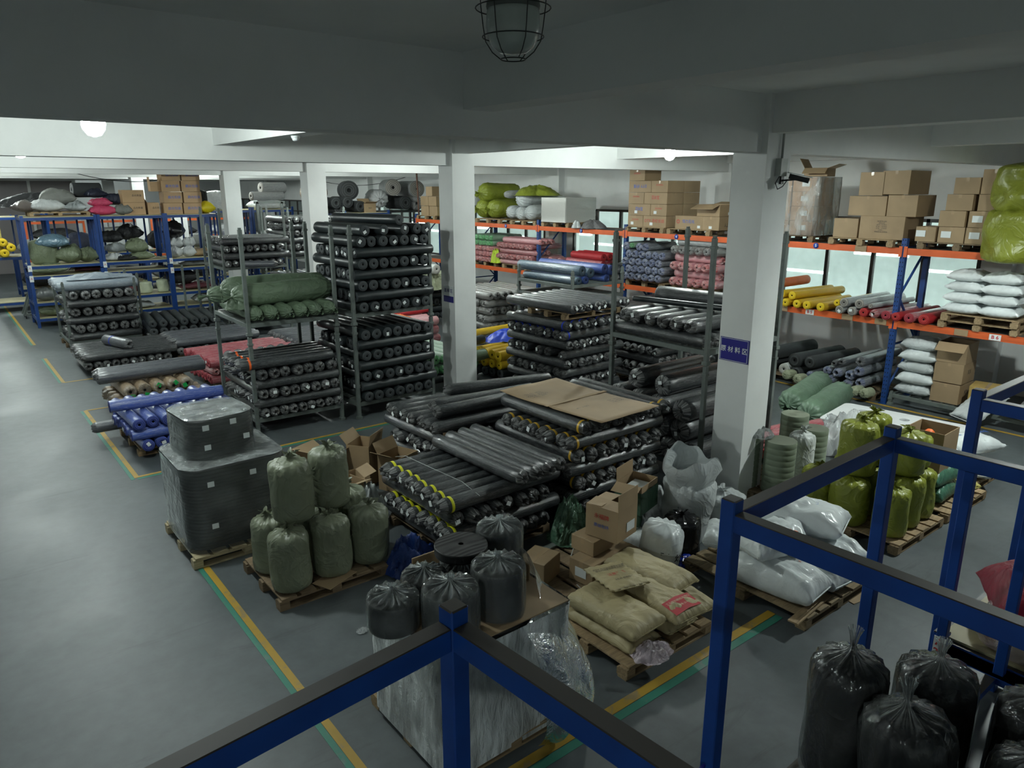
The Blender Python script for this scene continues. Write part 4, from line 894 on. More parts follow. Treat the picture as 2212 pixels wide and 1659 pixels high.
# ================================================================ kraft paper sacks
KR = woven('kraft_paper', (.4, .335, .185), .55, .35, .1)
pallet(4.02, 3.52, 'pallet under the kraft paper sacks', 1.15, 1.05)
KW = dict(ex=6, ears=.03, wr=.02)
kb = []
for i, (x, y, z, L, W, T, rz, lab) in enumerate((
    (4.32, 4.02, .135, .85, .42, .11, 92, 'kraft sack at the bottom left of its pallet'),
    (4.35, 4.0, .25, .86, .46, .17, 93, 'kraft sack with torn open end on the left, over the bottom one'),
    (4.8, 3.98, .135, .85, .4, .12, 90, 'kraft sack in the bottom middle'),
    (4.82, 3.9, .255, .86, .4, .16, 88, 'kraft sack with a red printed panel in the middle'),
    (5.18, 3.98, .135, .8, .36, .13, 84, 'kraft sack on the lower right edge'),
    (5.08, 4.22, .3, .86, .42, .15, 95, 'plain kraft sack on the upper right'))):
    kb.append(bag('kraft_sack', L, W, T, 40 + i, KR, (x, y, z), (0, 0, R(rz)), lab, **KW))
o = bag('kraft_sack', .5, .44, .035, 47, KR, (4.6, 4.22, .46), (R(3), R(2), R(80)), 'empty folded kraft sack lying on top with printed text', **KW)
print_on(o, [('注意事项', .05, INKRED, (0, .0, .042), (0, 0, R(-90))), ('本品贮存时应注意防火防潮\n搬运时轻拿轻放禁止抛掷', .03, INK, (.12, 0, .04), (0, 0, R(-90))), ('产品名称 规格型号', .03, INK, (-.1, 0, .04), (0, 0, R(-90)))])
RP = plain('red_print', (.42, .02, .03), .5); o = kb[3]
vs = [(-.36, -.17, .17), (-.12, -.17, .176), (-.12, .17, .176), (-.36, .17, .17), (-.36, 0, .18), (-.12, 0, .186)]
ob('red_panel', mk('rp', [(-.38, -.165, .128), (-.2, -.17, .15), (-.2, 0, .17), (-.38, 0, .15), (-.2, .17, .15), (-.38, .165, .128)], [(0, 1, 2, 3), (3, 2, 4, 5)], [RP]), o)
print_on(o, [('工业塑料颗粒有限公司', .034, plain('cream_ink', (.5, .45, .3), .6), (-.26, 0, .172), (0, 0, R(-90))), ('净重 25 KG', .028, plain('cream_ink', (.5, .45, .3), .6), (-.32, 0, .165), (0, 0, R(-90)))])
o = kb[1]; heap('torn_film', .4, .3, .1, 50, clear('pinkish_film', .6, (.6, .5, .55), .2, 7), (4.3, 3.5, .16), 'torn plastic liner spilling from the left kraft sack', 'film', amp=.5)

# ================================================================ white sack pallet left of / behind the blue post
pallet(5.86, 2.98, 'old pallet carrying the plump white sacks', 1.25, 1.45, mat=wood('worn_pallet_wood', (.27, .2, .11)))
WK = dict(ex=4, ears=.06, wr=.045)
ORT = plain('orange_tag', (.85, .16, .03), .5, var=.04)
wb = []
for i, (x, y, z, L, W, T, rz, lab) in enumerate((
    (6.12, 3.5, .13, 1.0, .5, .34, 96, 'plump white sack with an orange tag at the front of its pallet'),
    (6.6, 3.35, .13, .75, .42, .28, 85, 'white sack low in the middle behind the blue post'),
    (6.85, 4.0, .13, .8, .5, .25, 80, 'white sack at the back of the bottom layer'),
    (7.02, 3.45, .13, .85, .5, .34, 70, 'white sack bulging on the right of the pallet'),
    (6.15, 3.62, .46, .62, .45, .26, -15, 'white sack printed with weight details in black Chinese'),
    (6.62, 3.72, .4, .7, .46, .24, 30, 'white sack with orange tag in the upper middle'),
    (6.95, 3.72, .45, .9, .56, .32, 108, 'white sack with blue Chinese print, on top of the pile'),
    (6.1, 4.1, .38, .5, .4, .22, 30, 'pale sack at the upper left, tapering to the left'))):
    wb.append(bag('white_sack', L, W, T, 60 + i, WS2, (x, y, z), (0, 0, R(rz)), lab, **WK))
def orange_tag(x, y, z, lab, rz=.3):
    tag(ob('orange_tag', bxm('ot', [(-.055, -.045, 0, .055, .045, .002)], ORT), loc=(x, y, z), rot=(.3, .1, rz)), lab, 'tag')
orange_tag(6.3, 3.3, .44, 'bright orange tag on the front white sack'); orange_tag(6.5, 3.55, .62, 'orange tag on the upper middle white sack'); orange_tag(6.72, 4.05, .68, 'orange tag high on the white sack left of the blue print', 1)
print_on(wb[6], [('聚丙烯树脂有限公司', .055, INKBLUE, (.05, .08, .285), (0, 0, R(180))), ('中国石化', .07, INKBLUE, (.0, -.06, .29), (0, 0, R(180))), ('DISPERSE', .04, INKBLUE, (-.26, .0, .2), (0, R(-28), R(-90)))])
print_on(wb[4], [('数量 1 × 25   材质', .04, INK, (-.0, -.14, .19), (R(48), 0, 0)), ('毛重        kg', .04, INK, (.03, -.185, .13), (R(60), 0, 0)), ('日期', .04, INK, (.1, -.205, .08), (R(75), 0, 0))])
tag(ob('cardboard_scrap', bxm('cs', [(-.17, -.1, .002, .17, .1, .008)], CARD), loc=(6.85, 3.0, 0), rot=(0, 0, R(-10))), 'flat scrap of cardboard on the floor beside the white sack pallet', 'cardboard')
tag(ob('loose_plank', bxm('lp', [(-.35, -.05, 0, .35, .05, .015)], WOOD), loc=(6.05, 3.06, .131), rot=(0, 0, R(5))), 'loose plank on the front edge of the white sack pallet', 'plank')

# ================================================================ olive sacks and neighbours
OL = woven('olive_woven_sack', (.2, .225, .025), .38, .5)
pallet(8.0, 3.12, 'pallet carrying the bright olive sacks', 1.2, 1.2)
for i, (x, y, z, rr, h, lab) in enumerate((
    (8.25, 3.36, .135, .19, .56, 'olive tied sack at the front left of its pallet'),
    (8.62, 3.36, .135, .18, .6, 'olive tied sack second in the front row'),
    (8.98, 3.38, .135, .18, .6, 'olive tied sack third in the front row'),
    (8.18, 3.82, .135, .22, .56, 'olive tied sack at the rear left'),
    (8.65, 3.8, .135, .2, .58, 'olive tied sack in the rear middle'),
    (8.22, 4.25, .135, .2, .55, 'olive tied sack at the far back left'),
    (8.9, 4.2, .135, .2, .55, 'olive tied sack at the far back right'),
    (8.3, 3.85, .72, .22, .62, 'olive tied sack on top, nearest the coiled webbing'),
    (8.72, 3.9, .73, .2, .62, 'olive tied sack on top with a ruffled knot, behind the blue post'),
    (8.66, 3.42, .76, .19, .5, 'olive sack on top at the front, bulging right of the blue post'),
    (9.03, 3.5, .76, .19, .36, 'squat olive sack on top at the right'))):
    tied('olive_sack', rr, h, i % 5 + 1, OL, loc=(x, y, z), rz=i, label=lab, tilt=(.02 * (i % 3), .03 * (i % 2)), lump=.08)
GW = plain('grey_green_webbing', (.2, .24, .17), .6, var=.1)
def coil(x, y, RR, n_, lh, lab, z=.0):
    t_ = thing('webbing_coil', lab, 'webbing coil', (x, y, z)); rows = []
    for k in range(n_): rows += [(RR * .985, k * lh + .004), (RR * (1 + .01 * nz(k, x, 1)), k * lh + .01), (RR * (1 + .01 * nz(k, x, 1)), k * lh + lh - .006), (RR * .985, k * lh + lh)]
    ob('stacked_coils', mk('sc', *rings(rows, seg=36, capb=False), [GW]), t_)
    ob('coil_top', mk('ct', *rings([(RR * .985, n_ * lh), (RR * .6, n_ * lh + .002), (.02, n_ * lh + .003)], seg=36, capa=False), [spiral('pale_webbing_edge', (.24, .27, .2), .6, 60)]), t_)
pallet(8.05, 4.62, 'pallet under the grey-green webbing coils beside the column', 1.2, .9, mat=DARKW)
coil(8.33, 4.86, .2, 9, .078, 'grey-green webbing coil stack nearest the white column', .131)
coil(8.2, 5.3, .2, 9, .078, 'grey-green webbing coil stack behind the nearest one', .131)
coil(9.15, 4.86, .18, 9, .078, 'grey-green webbing coil stack in the middle row', .131)
coil(9.3, 5.25, .19, 10, .078, 'tallest grey-green webbing coil stack at the back', .131)
tied('white_roll_sack', .17, .72, 1, woven('thin_white_sack', (.55, .58, .56), .4, .7), loc=(8.78, 4.82, .131), label='white wrapped cylinder standing among the grey-green coils', cat='sack', knot=True, lump=.03)
heap('black_bundle', .4, .3, .12, 13, clear('bag_over_black', .7, (.2, .22, .22), .15), (8.25, 5.1, .84), 'black bundle in clear plastic on top of the coils', 'bag')
carton(9.85, 3.62, .55, .52, .46, .52, 0, 'large open brown carton with red print standing on green bales', opened=(), tape=False) if 0 else None
t_ = carton(9.78, 3.62, .52, .5, .46, .52, R(2), 'large open-topped carton with red writing standing on green bales', opened=(('+y', -88),), txt=(('-y', .02, .2, .12, '兴泰', INKRED),))
pallet(9.32, 3.12, 'pallet under the green bales', 1.2, 1.15)
GB = woven('dark_green_bale', (.05, .14, .09), .3, .6)
bag('green_bale', .7, .55, .24, 71, GB, (9.78, 3.55, .13), (0, 0, .05), 'dark green bale at the bottom, under the open-topped carton', ex=5, ears=.03)
bag('green_bale', .7, .55, .22, 72, GB, (9.78, 3.58, .33), (0, 0, -.05), 'dark green bale directly under the open-topped carton', ex=5, ears=.03)
tag(ob('red_item', mk('ri', *rings([(.05, 0), (.06, .05), (.03, .08)], seg=12), [ORT]), loc=(9.64, 3.6, .96)), 'small bright red item inside the open-topped carton', 'item')
bag('yellow_sack', .5, .35, .2, 73, woven('pale_yellow_sack', (.45, .4, .12), .5), (10.25, 3.42, .14), (0, 0, 1.2), 'pale yellow sack beside the green bales')
pallet(10.6, 3.3, 'pallet at the far right with white printed sacks', 1.15, 1.1)
bag('white_printed_sack', .9, .55, .24, 74, WS2, (11.05, 3.6, .13), (0, 0, .5), 'white sack in the bottom layer of the far right pallet')
o = bag('white_printed_sack', .85, .55, .26, 75, WS2, (11.35, 3.7, .33), (0, 0, -.35), 'white sack with blue curved lettering on the far right pallet')
print_on(o, [('bondedbase', .11, INKBLUE, (.05, .0, .265), (0, 0, R(180)))])
bag('white_printed_sack', .7, .45, .2, 76, WS2, (10.85, 3.95, .33), (0, 0, .9), 'white sack behind the one with blue lettering')
# red rolls, big green bundles, white board and plastic
pallet(9.3, 5.55, 'pallet under the shiny red rolls', 1.3, .9, mat=DARKW)
for i in range(4): roll('red', 9.95 + .06 * i, 5.55 + .2 * i, .22, R(-8), 1.5, .09, '%s red film-wrapped roll from the front, right of the white column' % ORD[i], 'red rolls right of the column', 0)
roll('red', 10.0, 5.72, .38, R(-8), 1.45, .085, 'red roll lying on top of the other red rolls right of the column', None, 0)
roll('scarlet', 9.2, 5.3, .4, R(-10), .9, .06, 'bright scarlet roll end poking out beside the column', None, 0)
for i in range(5): roll('red', 9.98 + .05 * i, 5.55 + .2 * i, .22, R(172), 1.0, .04, 'x', None, 0) if 0 else None
GBN = woven('sage_woven_wrap', (.13, .21, .14), .45, .35)
bundle('green_bundle', 2.1, .24, 1, GBN, (12.7, 7.0, .24), R(14), 'long sage green bundle, farther of the two on the floor')
bundle('green_bundle', 2.0, .24, 2, GBN, (12.35, 6.4, .24), R(12), 'long sage green bundle, nearer of the two on the floor', knot=False)
heap('grey_plastic_bundle', .7, .5, .35, 15, clear('grey_sheet', .75, (.3, .32, .34), .3), (11.0, 7.3, 0), 'grey plastic bundle between the column and the green bundles', 'plastic')
bm = bmesh.new(); 
def holed_board(hx, hy, rad, holes, th):
    cu = bpy.data.curves.new('hb', 'CURVE'); cu.dimensions = '2D'; cu.fill_mode = 'BOTH'; cu.extrude = th / 2; cu.bevel_depth = .004
    for pts in [rrect(hx, hy, rad, 6)] + [[(cx + r * math.cos(-k * math.pi / 10), cy + r * .9 * math.sin(-k * math.pi / 10)) for k in range(20)] for cx, cy, r in holes]:
        sp = cu.splines.new('POLY'); sp.points.add(len(pts) - 1); sp.use_cyclic_u = True
        for p, q in zip(sp.points, pts): p.co = (*q, 0, 1)
    o = bpy.data.objects.new('t', cu); C.objects.link(o); me = bpy.data.meshes.new_from_object(o.evaluated_get(bpy.context.evaluated_depsgraph_get())); bpy.data.objects.remove(o); return me
me = holed_board(.62, .95, .1, ((-.3, .65, .09), (-.3, .15, .09), (.3, .55, .09), (-.3, -.35, .09), (.25, -.1, .09)), .05); me.materials.clear(); me.materials.append(plain('white_board', (.78, .8, .8), .45, var=.03))
o = tag(ob('holed_board', me, loc=(11.75, 4.95, .34), rot=(R(0), R(0), R(8))), 'white rounded board with round holes lying flat near the yellow floor line', 'board')
bag('board_support', 1.5, .9, .3, 77, woven('grey_plastic_bale', (.4, .42, .42), .3), (11.6, 4.95, .0), (0, 0, R(98)), 'pale plastic bale under the white holed board', 'bale')
heap('clear_plastic_sheet', 1.3, 1.0, .62, 14, CLEARW, (11.05, 5.35, .0), 'heap of crumpled clear plastic in front of the holed board', 'plastic', amp=.6)
bag('white_sack', .8, .6, .3, 78, WS2, (10.3, 4.75, .0), (0, 0, .5), 'white sack behind the olive sacks, below the clear plastic heap')
tag(ob('white_slab', bxm('wsl', [(-.6, -.35, 0, .6, .35, .3)], PAPER, .02), loc=(9.75, 4.3, 0), rot=(0, 0, .1)), 'white slab between olive sacks and coils', 'slab')

t_ = thing('metal_bar_frame', 'grey metal bar frame lying on the floor before the yellow-banded rolls', 'frame', (4.75, 5.5, 0), R(4))
ob('long_bar', bxm('lb', [(-.3, -.04, .06, .35, .04, .16)], GREYSTEEL, .004), t_); ob('end_block', bxm('eb', [(.36, -.06, 0, .44, .06, .2)], GREYSTEEL, .004), t_); ob('end_block', bxm('eb', [(-.39, -.06, 0, -.31, .06, .2)], GREYSTEEL, .004), t_)
tag(ob('plastic_strap', mk('ps', *tube([(4.55, 5.4, .02), (4.9, 5.2, .06), (5.1, 5.3, .25), (5.25, 5.45, .42), (5.2, 5.6, .55)], .006, 5), [plain('pale_strap', (.4, .42, .42), .4)])), 'loose pale strap rising from the floor behind the cartons', 'strap')
tag(ob('plastic_strap', mk('ps', *tube([(4.6, 4.75, .14), (4.55, 4.55, .14), (4.7, 4.35, .15), (4.9, 4.4, .15), (4.98, 4.55, .16)], .005, 5), [plain('pale_strap', (.4, .42, .42), .4)])), 'curled pale strap on the pallet in front of the labelled cartons', 'strap')
heap('film_scrap', .12, .09, .03, 91, CLEARW, (2.62, 5.55, 0), 'small scrap of crumpled film on the floor left of the bagged spools', 'scrap')
# ================================================================ grey racks of rolls in the middle
G1R = R(-1); 
grey_rack(3.86, 11.68, 0, G1R, 1.5, 1.75, 'lower grey stacking rack of black rolls, left of the two in front', deck=.3)
grey_rack(3.86, 11.68, 1.7, G1R, 1.5, 1.75, 'upper grey stacking rack holding the sage green bundles')
stack('left lower grey rack', 3.9, 11.6, G1R, [
    dict(z=.39, d='Y', n=9, r=.08, k='blackw', L=1.85, p=.163, t=.2),
    dict(z=.55, d='X', n=9, r=.08, k='black', L=1.45, p=.19, t=.9),
    dict(z=.71, d='Y', n=8, r=.085, k='blackw', L=1.85, p=.18, t=.3),
    dict(z=.875, d='X', n=9, r=.08, k='blackw', L=1.45, p=.19, t=.9),
    dict(z=1.04, d='Y', n=7, r=.092, k='black', L=1.9, p=.2, t=.1, tape=TO, tx=.3),
    dict(z=1.22, d='X', n=5, r=.085, k='black', L=1.62, p=.2, tape=TO, tx=.18, t=.3, s=-.25)])
GBS = woven('sage_sack_cloth', (.105, .15, .095), .45, .5)
for i in range(6): bundle('green_bundle', 1.8, .125, i % 3, GBS, (4.02 + .245 * i, 12.5 - .02 * i, 2.03), R(89), '%s sage green bundle end from the left, lowest row on the grey rack deck' % ORD[i])
bundle('green_bundle', 1.75, .19, 4, GBS, (4.62, 12.05, 2.31), R(4), 'long sage green bundle with ruffled mouth on top, front one')
bundle('green_bundle', 1.8, .2, 5, GBS, (4.65, 12.5, 2.36), R(-2), 'long sage green bundle on top, rear one showing an open brown core', knot=False)
bundle('green_bundle', 1.7, .15, 6, GBS, (4.45, 12.85, 2.25), R(3), 'pointed sage green bundle poking out to the left at the back')
heap('green_sack_mouth', .5, .35, .3, 41, GBS, (3.86, 12.0, 2.1), 'ruffled open mouth of a sage green sack hanging over the left post', 'sack', amp=.6)
G2R = R(2)
grey_rack(5.62, 11.5, 0, G2R, 1.6, 1.7, 'lower grey stacking rack of charcoal rolls, beside the first column', deck=.3)
grey_rack(5.62, 11.5, 1.7, G2R, 1.6, 1.7, 'upper grey stacking rack of charcoal rolls, beside the first column')
CR = [dict(z=.395 + .187 * i, d='YX'[i % 2], n=7 if i % 2 == 0 else 8, r=.0925 if i % 2 == 0 else .09, k='char', L=1.75 if i % 2 == 0 else 1.58, p=.213 if i % 2 == 0 else .19, o=.13 if i % 2 == 0 else .1, t=.35 if i % 2 == 0 else .6) for i in range(7)]
stack('right lower grey rack', 5.66, 11.4, G2R, CR)
C2 = [dict(z=2.0 + .187 * i, d='YX'[i % 2], n=7 if i % 2 == 0 else 8, r=.0925 if i % 2 == 0 else .09, k='char', L=1.75 if i % 2 == 0 else 1.58, p=.213 if i % 2 == 0 else .19, o=.13 if i % 2 == 0 else .1, t=.4 if i % 2 == 0 else .6) for i in range(7)]
stack('right upper grey rack', 5.66, 11.4, G2R, C2)
for i, (x, z, a) in enumerate(((6.1, 3.31, 100), (6.55, 3.3, 97), (6.85, 3.31, 94), (7.05, 3.3, 92), (6.35, 3.47, 104))):
    roll('char', x, 12.3, z, R(a), 1.75, .092, 'loose charcoal roll, %s of those piled highest on the tall rack' % ORD[i], None, .8)
roll('char', 5.82, 12.25, 3.31, R(95), 1.6, .1, 'charcoal roll at the very top left of the tall rack', None, 1)

# rack right of the first column, facing left
grey_rack(7.98, 5.86, 0, 0, 1.65, 1.74, 'lower grey rack of thick black rolls behind the nearest column', deck=.2)
grey_rack(7.98, 5.86, 1.7, 0, 1.65, 1.74, 'upper grey rack of black rolls behind the nearest column')
stack('rack behind nearest column', 7.95, 5.9, 0, [
    dict(z=.37, d='X', n=5, r=.165, k='bigf', L=1.6, p=.335, o=.17, t=1),
    dict(z=.69, d='X', n=4, r=.165, k='bigf', L=1.6, p=.345, o=.3, t=1, s=-.05),
    dict(z=1.0, d='X', n=4, r=.16, k='bigf', L=1.6, p=.39, o=.25, t=1, s=-.1),
    dict(z=1.29, d='X', n=2, r=.15, k='bigf', L=1.6, p=.5, o=.62, t=1, s=-.05)])
stack('upper rack behind nearest column', 7.98, 5.9, 0, [
    dict(z=1.995, d='Y', n=7, r=.09, k='black', L=1.7, p=.2, t=.5),
    dict(z=2.185, d='X', n=6, r=.1, k='blackw', L=1.5, p=.25, t=.5, o=.25)])
roll('black', 9.25, 6.9, 2.36, R(95), 1.7, .13, 'thick black roll lying across the back of the rack behind the nearest column', None, 0)
roll('char', 8.75, 6.7, 2.34, R(100), 2.1, .045, 'thin black tube lying across the rack behind the nearest column', None, 0)
# pallet stack with the upper pallet
pallet(9.15, 9.95, 'pallet at the bottom of the tall black roll stack with a pallet on top', 1.4, 1.4, mat=DARKW)
TB = plain('blue_tape', (.01, .04, .5), .35)
stack('tall black stack by first column', 9.1, 9.85, R(2), [
    dict(z=.225, d='X', n=8, r=.09, k='black', L=1.6, p=.2, t=.3),
    dict(z=.407, d='Y', n=8, r=.09, k='black', L=1.7, t=.3),
    dict(z=.589, d='X', n=8, r=.09, k='black', L=1.6, p=.21, t=.4),
    dict(z=.771, d='Y', n=8, r=.09, k='black', L=1.75, t=.5),
    dict(z=.953, d='X', n=8, r=.09, k='black', L=1.65, p=.215, skip=(1, 4), t=.5),
    dict(z=1.135, d='Y', n=8, r=.09, k='black', L=1.75, t=.4),
    dict(z=1.317, d='X', n=8, r=.094, k='black', L=1.7, p=.215, tape=TB, tx=.1, t=1),
    dict(z=1.5, d='Y', n=7, r=.088, k='black', L=1.75, p=.22, tape=TB, tx=.12, t=1)])
pallet(9.2, 10.0, 'wooden pallet in the air on top of the tall black roll stack', 1.5, 1.1, z=1.6)
stack('pallet on tall black stack', 9.15, 9.8, R(3), [dict(z=1.826, d='Y', n=8, r=.092, k='black', L=1.85, p=.215, t=.7, row=8)])

# ================================================================ stacks on the left side, front to back
pallet(2.06, 11.85, 'pale pallet under the bright blue rolls', 1.35, 1.35)
stack('bright blue stack', 1.98, 11.62, R(2), [
    dict(z=.225, d='Y', n=8, r=.09, k='blue', L=1.5, t=1, p=.185, o=.2),
    dict(z=.4, d='X', n=8, r=.085, k='blue', L=1.5, t=.2),
    dict(z=.578, d='Y', n=8, r=.092, k='blue', L=1.5, p=.205, o=.1, t=.6)])
roll('blue', 2.65, 12.2, .76, R(-3), 1.68, .092, 'deep blue roll lying alone across the top of the blue stack', None, 0)
roll('slate', 1.93, 13.1, .22, R(0), .5, .09, 'short dark roll end on the floor at the left of the blue stack', None, 0)
pallet(2.3, 14.2, 'pallet under the brown paper rolls', 1.3, 1.3, mat=DARKW)
stack('brown paper stack', 2.25, 14.05, R(1), [
    dict(z=.245, d='X', n=6, r=.11, k='brown', L=1.5, t=.1, p=.23),
    dict(z=.475, d='Y', n=5, r=.12, k='brown', L=1.35, t=0, p=.245, o=.2, s=.02)])
TG = plain('green_tape', (.02, .55, .12), .4, var=.03)
for i, (a, b) in enumerate(((.03, -.07), (.02, -.07), (-.01, .07), (.03, .07), (-.06, 0))):
    tag(ob('green_sticker', bxm('gst', [(-.04, -.002, -.035, .04, 0, .035)], TG), loc=(2.45 + .245 * i + a, 14.025, .475 + b), rot=(0, .3 * i, 0)), 'bright green tape square, %s from left, on a brown paper roll end' % ORD[i], 'tape')
for i in range(3): roll('slate', 2.95 + .03 * i, 14.5 + .24 * i, .7, R(1), 1.85, .1, '%s long slate grey roll from the front, above the brown paper rolls' % ORD[i], None, 0)
pallet(2.45, 18.0, 'dark red-brown pallet at the left edge of the dusty roll stack', 1.6, 1.6, mat=wood('red_pallet_wood', (.15, .07, .045)))
stack('dusty black stack', 2.3, 17.9, R(0), [
    dict(z=.225, d='Y', n=10, r=.09, k='black', L=1.7, t=.3),
    dict(z=.41, d='X', n=8, r=.092, k='black', L=1.9, p=.2, t=0),
    ])
roll('slate', 3.1, 18.5, .6, R(107), 1.0, .12, 'short open-ended grey roll with a blue band on the dusty black stack', None, 0, tape=TB, tape_x=.65)
GA = 0
grey_rack(2.5, 21.1, .13, 0, 1.62, 1.7, 'grey stacking rack of gathered black rolls at the left', h=1.6, deck=.12)
pallet(2.45, 20.95, 'pallet under the left grey stacking rack', 1.6, 1.6, mat=DARKW)
stack('left grey rack', 2.52, 21.0, 0, [
    dict(z=.35, d='X', n=8, r=.1, k='blackw', L=1.6, p=.21, t=0),
    dict(z=.56, d='Y', n=6, r=.11, k='blackw', L=1.7, p=.255, t=0, o=.22),
    dict(z=.77, d='X', n=8, r=.1, k='blackw', L=1.6, p=.21, t=0),
    dict(z=.98, d='Y', n=6, r=.11, k='blackw', L=1.7, p=.255, t=0, o=.18),
    dict(z=1.19, d='X', n=8, r=.1, k='blackw', L=1.6, p=.21, t=0),
    dict(z=1.4, d='Y', n=6, r=.11, k='blackw', L=1.7, p=.255, t=0, o=.18)])
PB = lambda: film('pale_blue_wrap', (.2, .25, .3), .3, .35)
KIND['pale'] = dict(b=PB, e=lambda: film_end('pale_blue_end', (.2, .25, .3), .4), end='g', desc='pale blue roll')
for i, (y, z, L) in enumerate(((21.25, 1.62, 1.85), (21.55, 1.65, 1.9), (21.9, 1.68, 1.9), (22.2, 1.66, 1.8))):
    roll('pale', 3.3, y, z, R(1 - i), L, .11, '%s pale blue plastic-wrapped roll from the front, on the left grey rack' % ORD[i], None, 0)
heap('loose_blue_sheet', 1.7, .5, .16, 51, film('pale_blue_wrap', (.2, .25, .3), .3, .35), (3.35, 21.6, 1.74), 'loose pale blue sheet draped over the pale blue rolls', 'sheet')
# dark rolls to the right of the dusty stack
pallet(4.35, 18.4, 'pallet under the dark rolls in front of the blue shelving', 1.8, 1.3, mat=DARKW)
stack('dark stack before blue shelving', 4.3, 18.25, 0, [
    dict(z=.235, d='Y', n=10, r=.095, k='blackw', L=1.5, p=.2, t=.1),
    dict(z=.43, d='X', n=6, r=.1, k='slate', L=2.0, p=.24, t=0)])
pallet(4.2, 20.3, 'pallet under the skewed dark rolls by the blue shelving', 1.8, 1.6, mat=DARKW)
stack('skewed stack by blue shelving', 4.15, 20.2, R(-6), [
    dict(z=.23, d='X', n=8, r=.1, k='black', L=1.9, p=.21, t=.0),
    dict(z=.43, d='Y', n=8, r=.1, k='char', L=1.7, p=.24, t=.0), dict(z=.63, d='Y', n=7, r=.1, k='char', L=1.7, p=.25, t=.0)])
grey_rack(4.45, 22.3, 0, 0, 1.6, 1.6, 'empty-topped grey rack posts in front of the blue shelving', h=1.72, deck=.2)
# red rolls
pallet(4.2, 15.1, 'pallet under the long red rolls', 1.8, 1.6, mat=DARKW)
stack('long red stack', 4.15, 15.0, R(3), [
    dict(z=.22, d='X', n=8, r=.085, k='red', L=2.0, t=.1, p=.2),
    dict(z=.39, d='Y', n=10, r=.08, k='redp', L=1.6, t=0, p=.19),
    dict(z=.56, d='X', n=8, r=.09, k='red', L=2.0, t=.2, p=.205)])
for i in range(3): roll('pale', 6.55 + .28 * i, 15.6 + .1 * i, .28, R(75), 1.2, .12, '%s pale blue-grey roll seen under the green bundles' % ORD[i], None, 0)

# ================================================================ racks further back, between the columns
grey_rack(6.3, 20.6, 0, R(-2), 1.75, 1.9, 'lower rack of black rolls before the second column', deck=.3)
grey_rack(6.3, 20.6, 1.7, R(-2), 1.75, 1.9, 'upper rack of shiny black rolls before the second column', h=1.75)
stack('lower rack before second column', 6.3, 20.5, R(-2), [
    dict(z=.4, d='Y', n=8, r=.09, k='black', L=1.7, p=.205, t=.5), dict(z=.6, d='X', n=8, r=.09, k='char', L=1.7, p=.21, t=.2),
    dict(z=.8, d='Y', n=8, r=.09, k='black', L=1.7, p=.205, t=.6), dict(z=1.0, d='X', n=8, r=.09, k='char', L=1.7, p=.21, t=.2),
    dict(z=1.2, d='Y', n=7, r=.09, k='black', L=1.7, p=.205, t=.6)])
stack('upper rack before second column', 6.3, 20.5, R(-2), [
    dict(z=2.0, d='Y', n=8, r=.095, k='blackw', L=1.8, p=.205, t=.8), dict(z=2.2, d='X', n=8, r=.095, k='black', L=1.8, p=.21, t=.1),
    dict(z=2.4, d='Y', n=8, r=.095, k='blackw', L=1.8, p=.205, t=.8), dict(z=2.6, d='X', n=8, r=.095, k='black', L=1.85, p=.21, t=.0)])
roll('slate', 7.0, 19.9, 2.02, R(150), .9, .09, 'slate roll with open end sticking out in front of the shiny black rolls', None, 1)
grey_rack(9.0, 22.6, 0, 0, 1.9, 1.8, 'lower rack behind the second column', deck=.3)
grey_rack(9.0, 22.6, 1.7, 0, 1.9, 1.8, 'upper rack behind the second column', h=1.7)
stack('upper rack behind second column', 8.9, 22.5, 0, [
    dict(z=2.0, d='X', n=8, r=.1, k='black', L=2.1, p=.21, t=.2), dict(z=2.21, d='Y', n=9, r=.1, k='blackw', L=1.8, p=.225, t=.4),
    dict(z=2.42, d='X', n=8, r=.1, k='black', L=2.1, p=.21, t=.2), dict(z=2.63, d='Y', n=9, r=.1, k='blackw', L=1.8, p=.225, t=.4),
    dict(z=2.84, d='X', n=8, r=.1, k='blackw', L=2.1, p=.21, t=.2), dict(z=3.05, d='Y', n=9, r=.1, k='blackw', L=1.8, p=.225, t=.9)])
stack('lower rack behind second column', 8.9, 22.5, 0, [dict(z=.4 + .42 * i, d='Y', n=9, r=.1, k='black', L=1.8, p=.225, t=.3) for i in range(3)])
# slate layer and grey roll stack between
pallet(8.6, 17.6, 'pallet under the slate rolls behind the green bundles', 1.8, 1.6)
stack('slate stack behind green bundles', 6.2, 15.6, 0, [
    dict(z=1.55 - .95, d='X', n=8, r=.1, k='slate', L=1.9, p=.22, t=0), dict(z=.4, d='Y', n=8, r=.1, k='black', L=1.7, p=.23, t=.3), dict(z=.2, d='X', n=8, r=.1, k='char', L=1.9, p=.22, t=0)])

# left of the first column: cloth-wrapped goods, green, pink rolls
stack('pale green stack by first column', 7.35, 12.45, R(3), [
    dict(z=.14, d='X', n=8, r=.1, k='char', L=1.7, p=.21, t=.2), dict(z=.34, d='Y', n=8, r=.1, k='green', L=1.8, p=.21, t=0), dict(z=.56, d='Y', n=7, r=.105, k='green', L=1.8, p=.225, t=0)])
stack('pink stack by first column', 8.0, 15.2, R(2), [
    dict(z=.14, d='X', n=8, r=.1, k='char', L=1.8, p=.21, t=.2), dict(z=.36, d='X', n=8, r=.1, k='redp', L=1.8, p=.21, t=.1), dict(z=.58, d='X', n=7, r=.11, k='redp', L=1.8, p=.23, t=.0), dict(z=.8, d='X', n=6, r=.11, k='pink', L=1.8, p=.23, t=.0)])
for i in range(3): roll('scarlet', 9.2, 15.9 + .2 * i, .98, R(8), 1.5, .07, '%s thin scarlet roll on the pink stack' % ORD[i], None, 0)
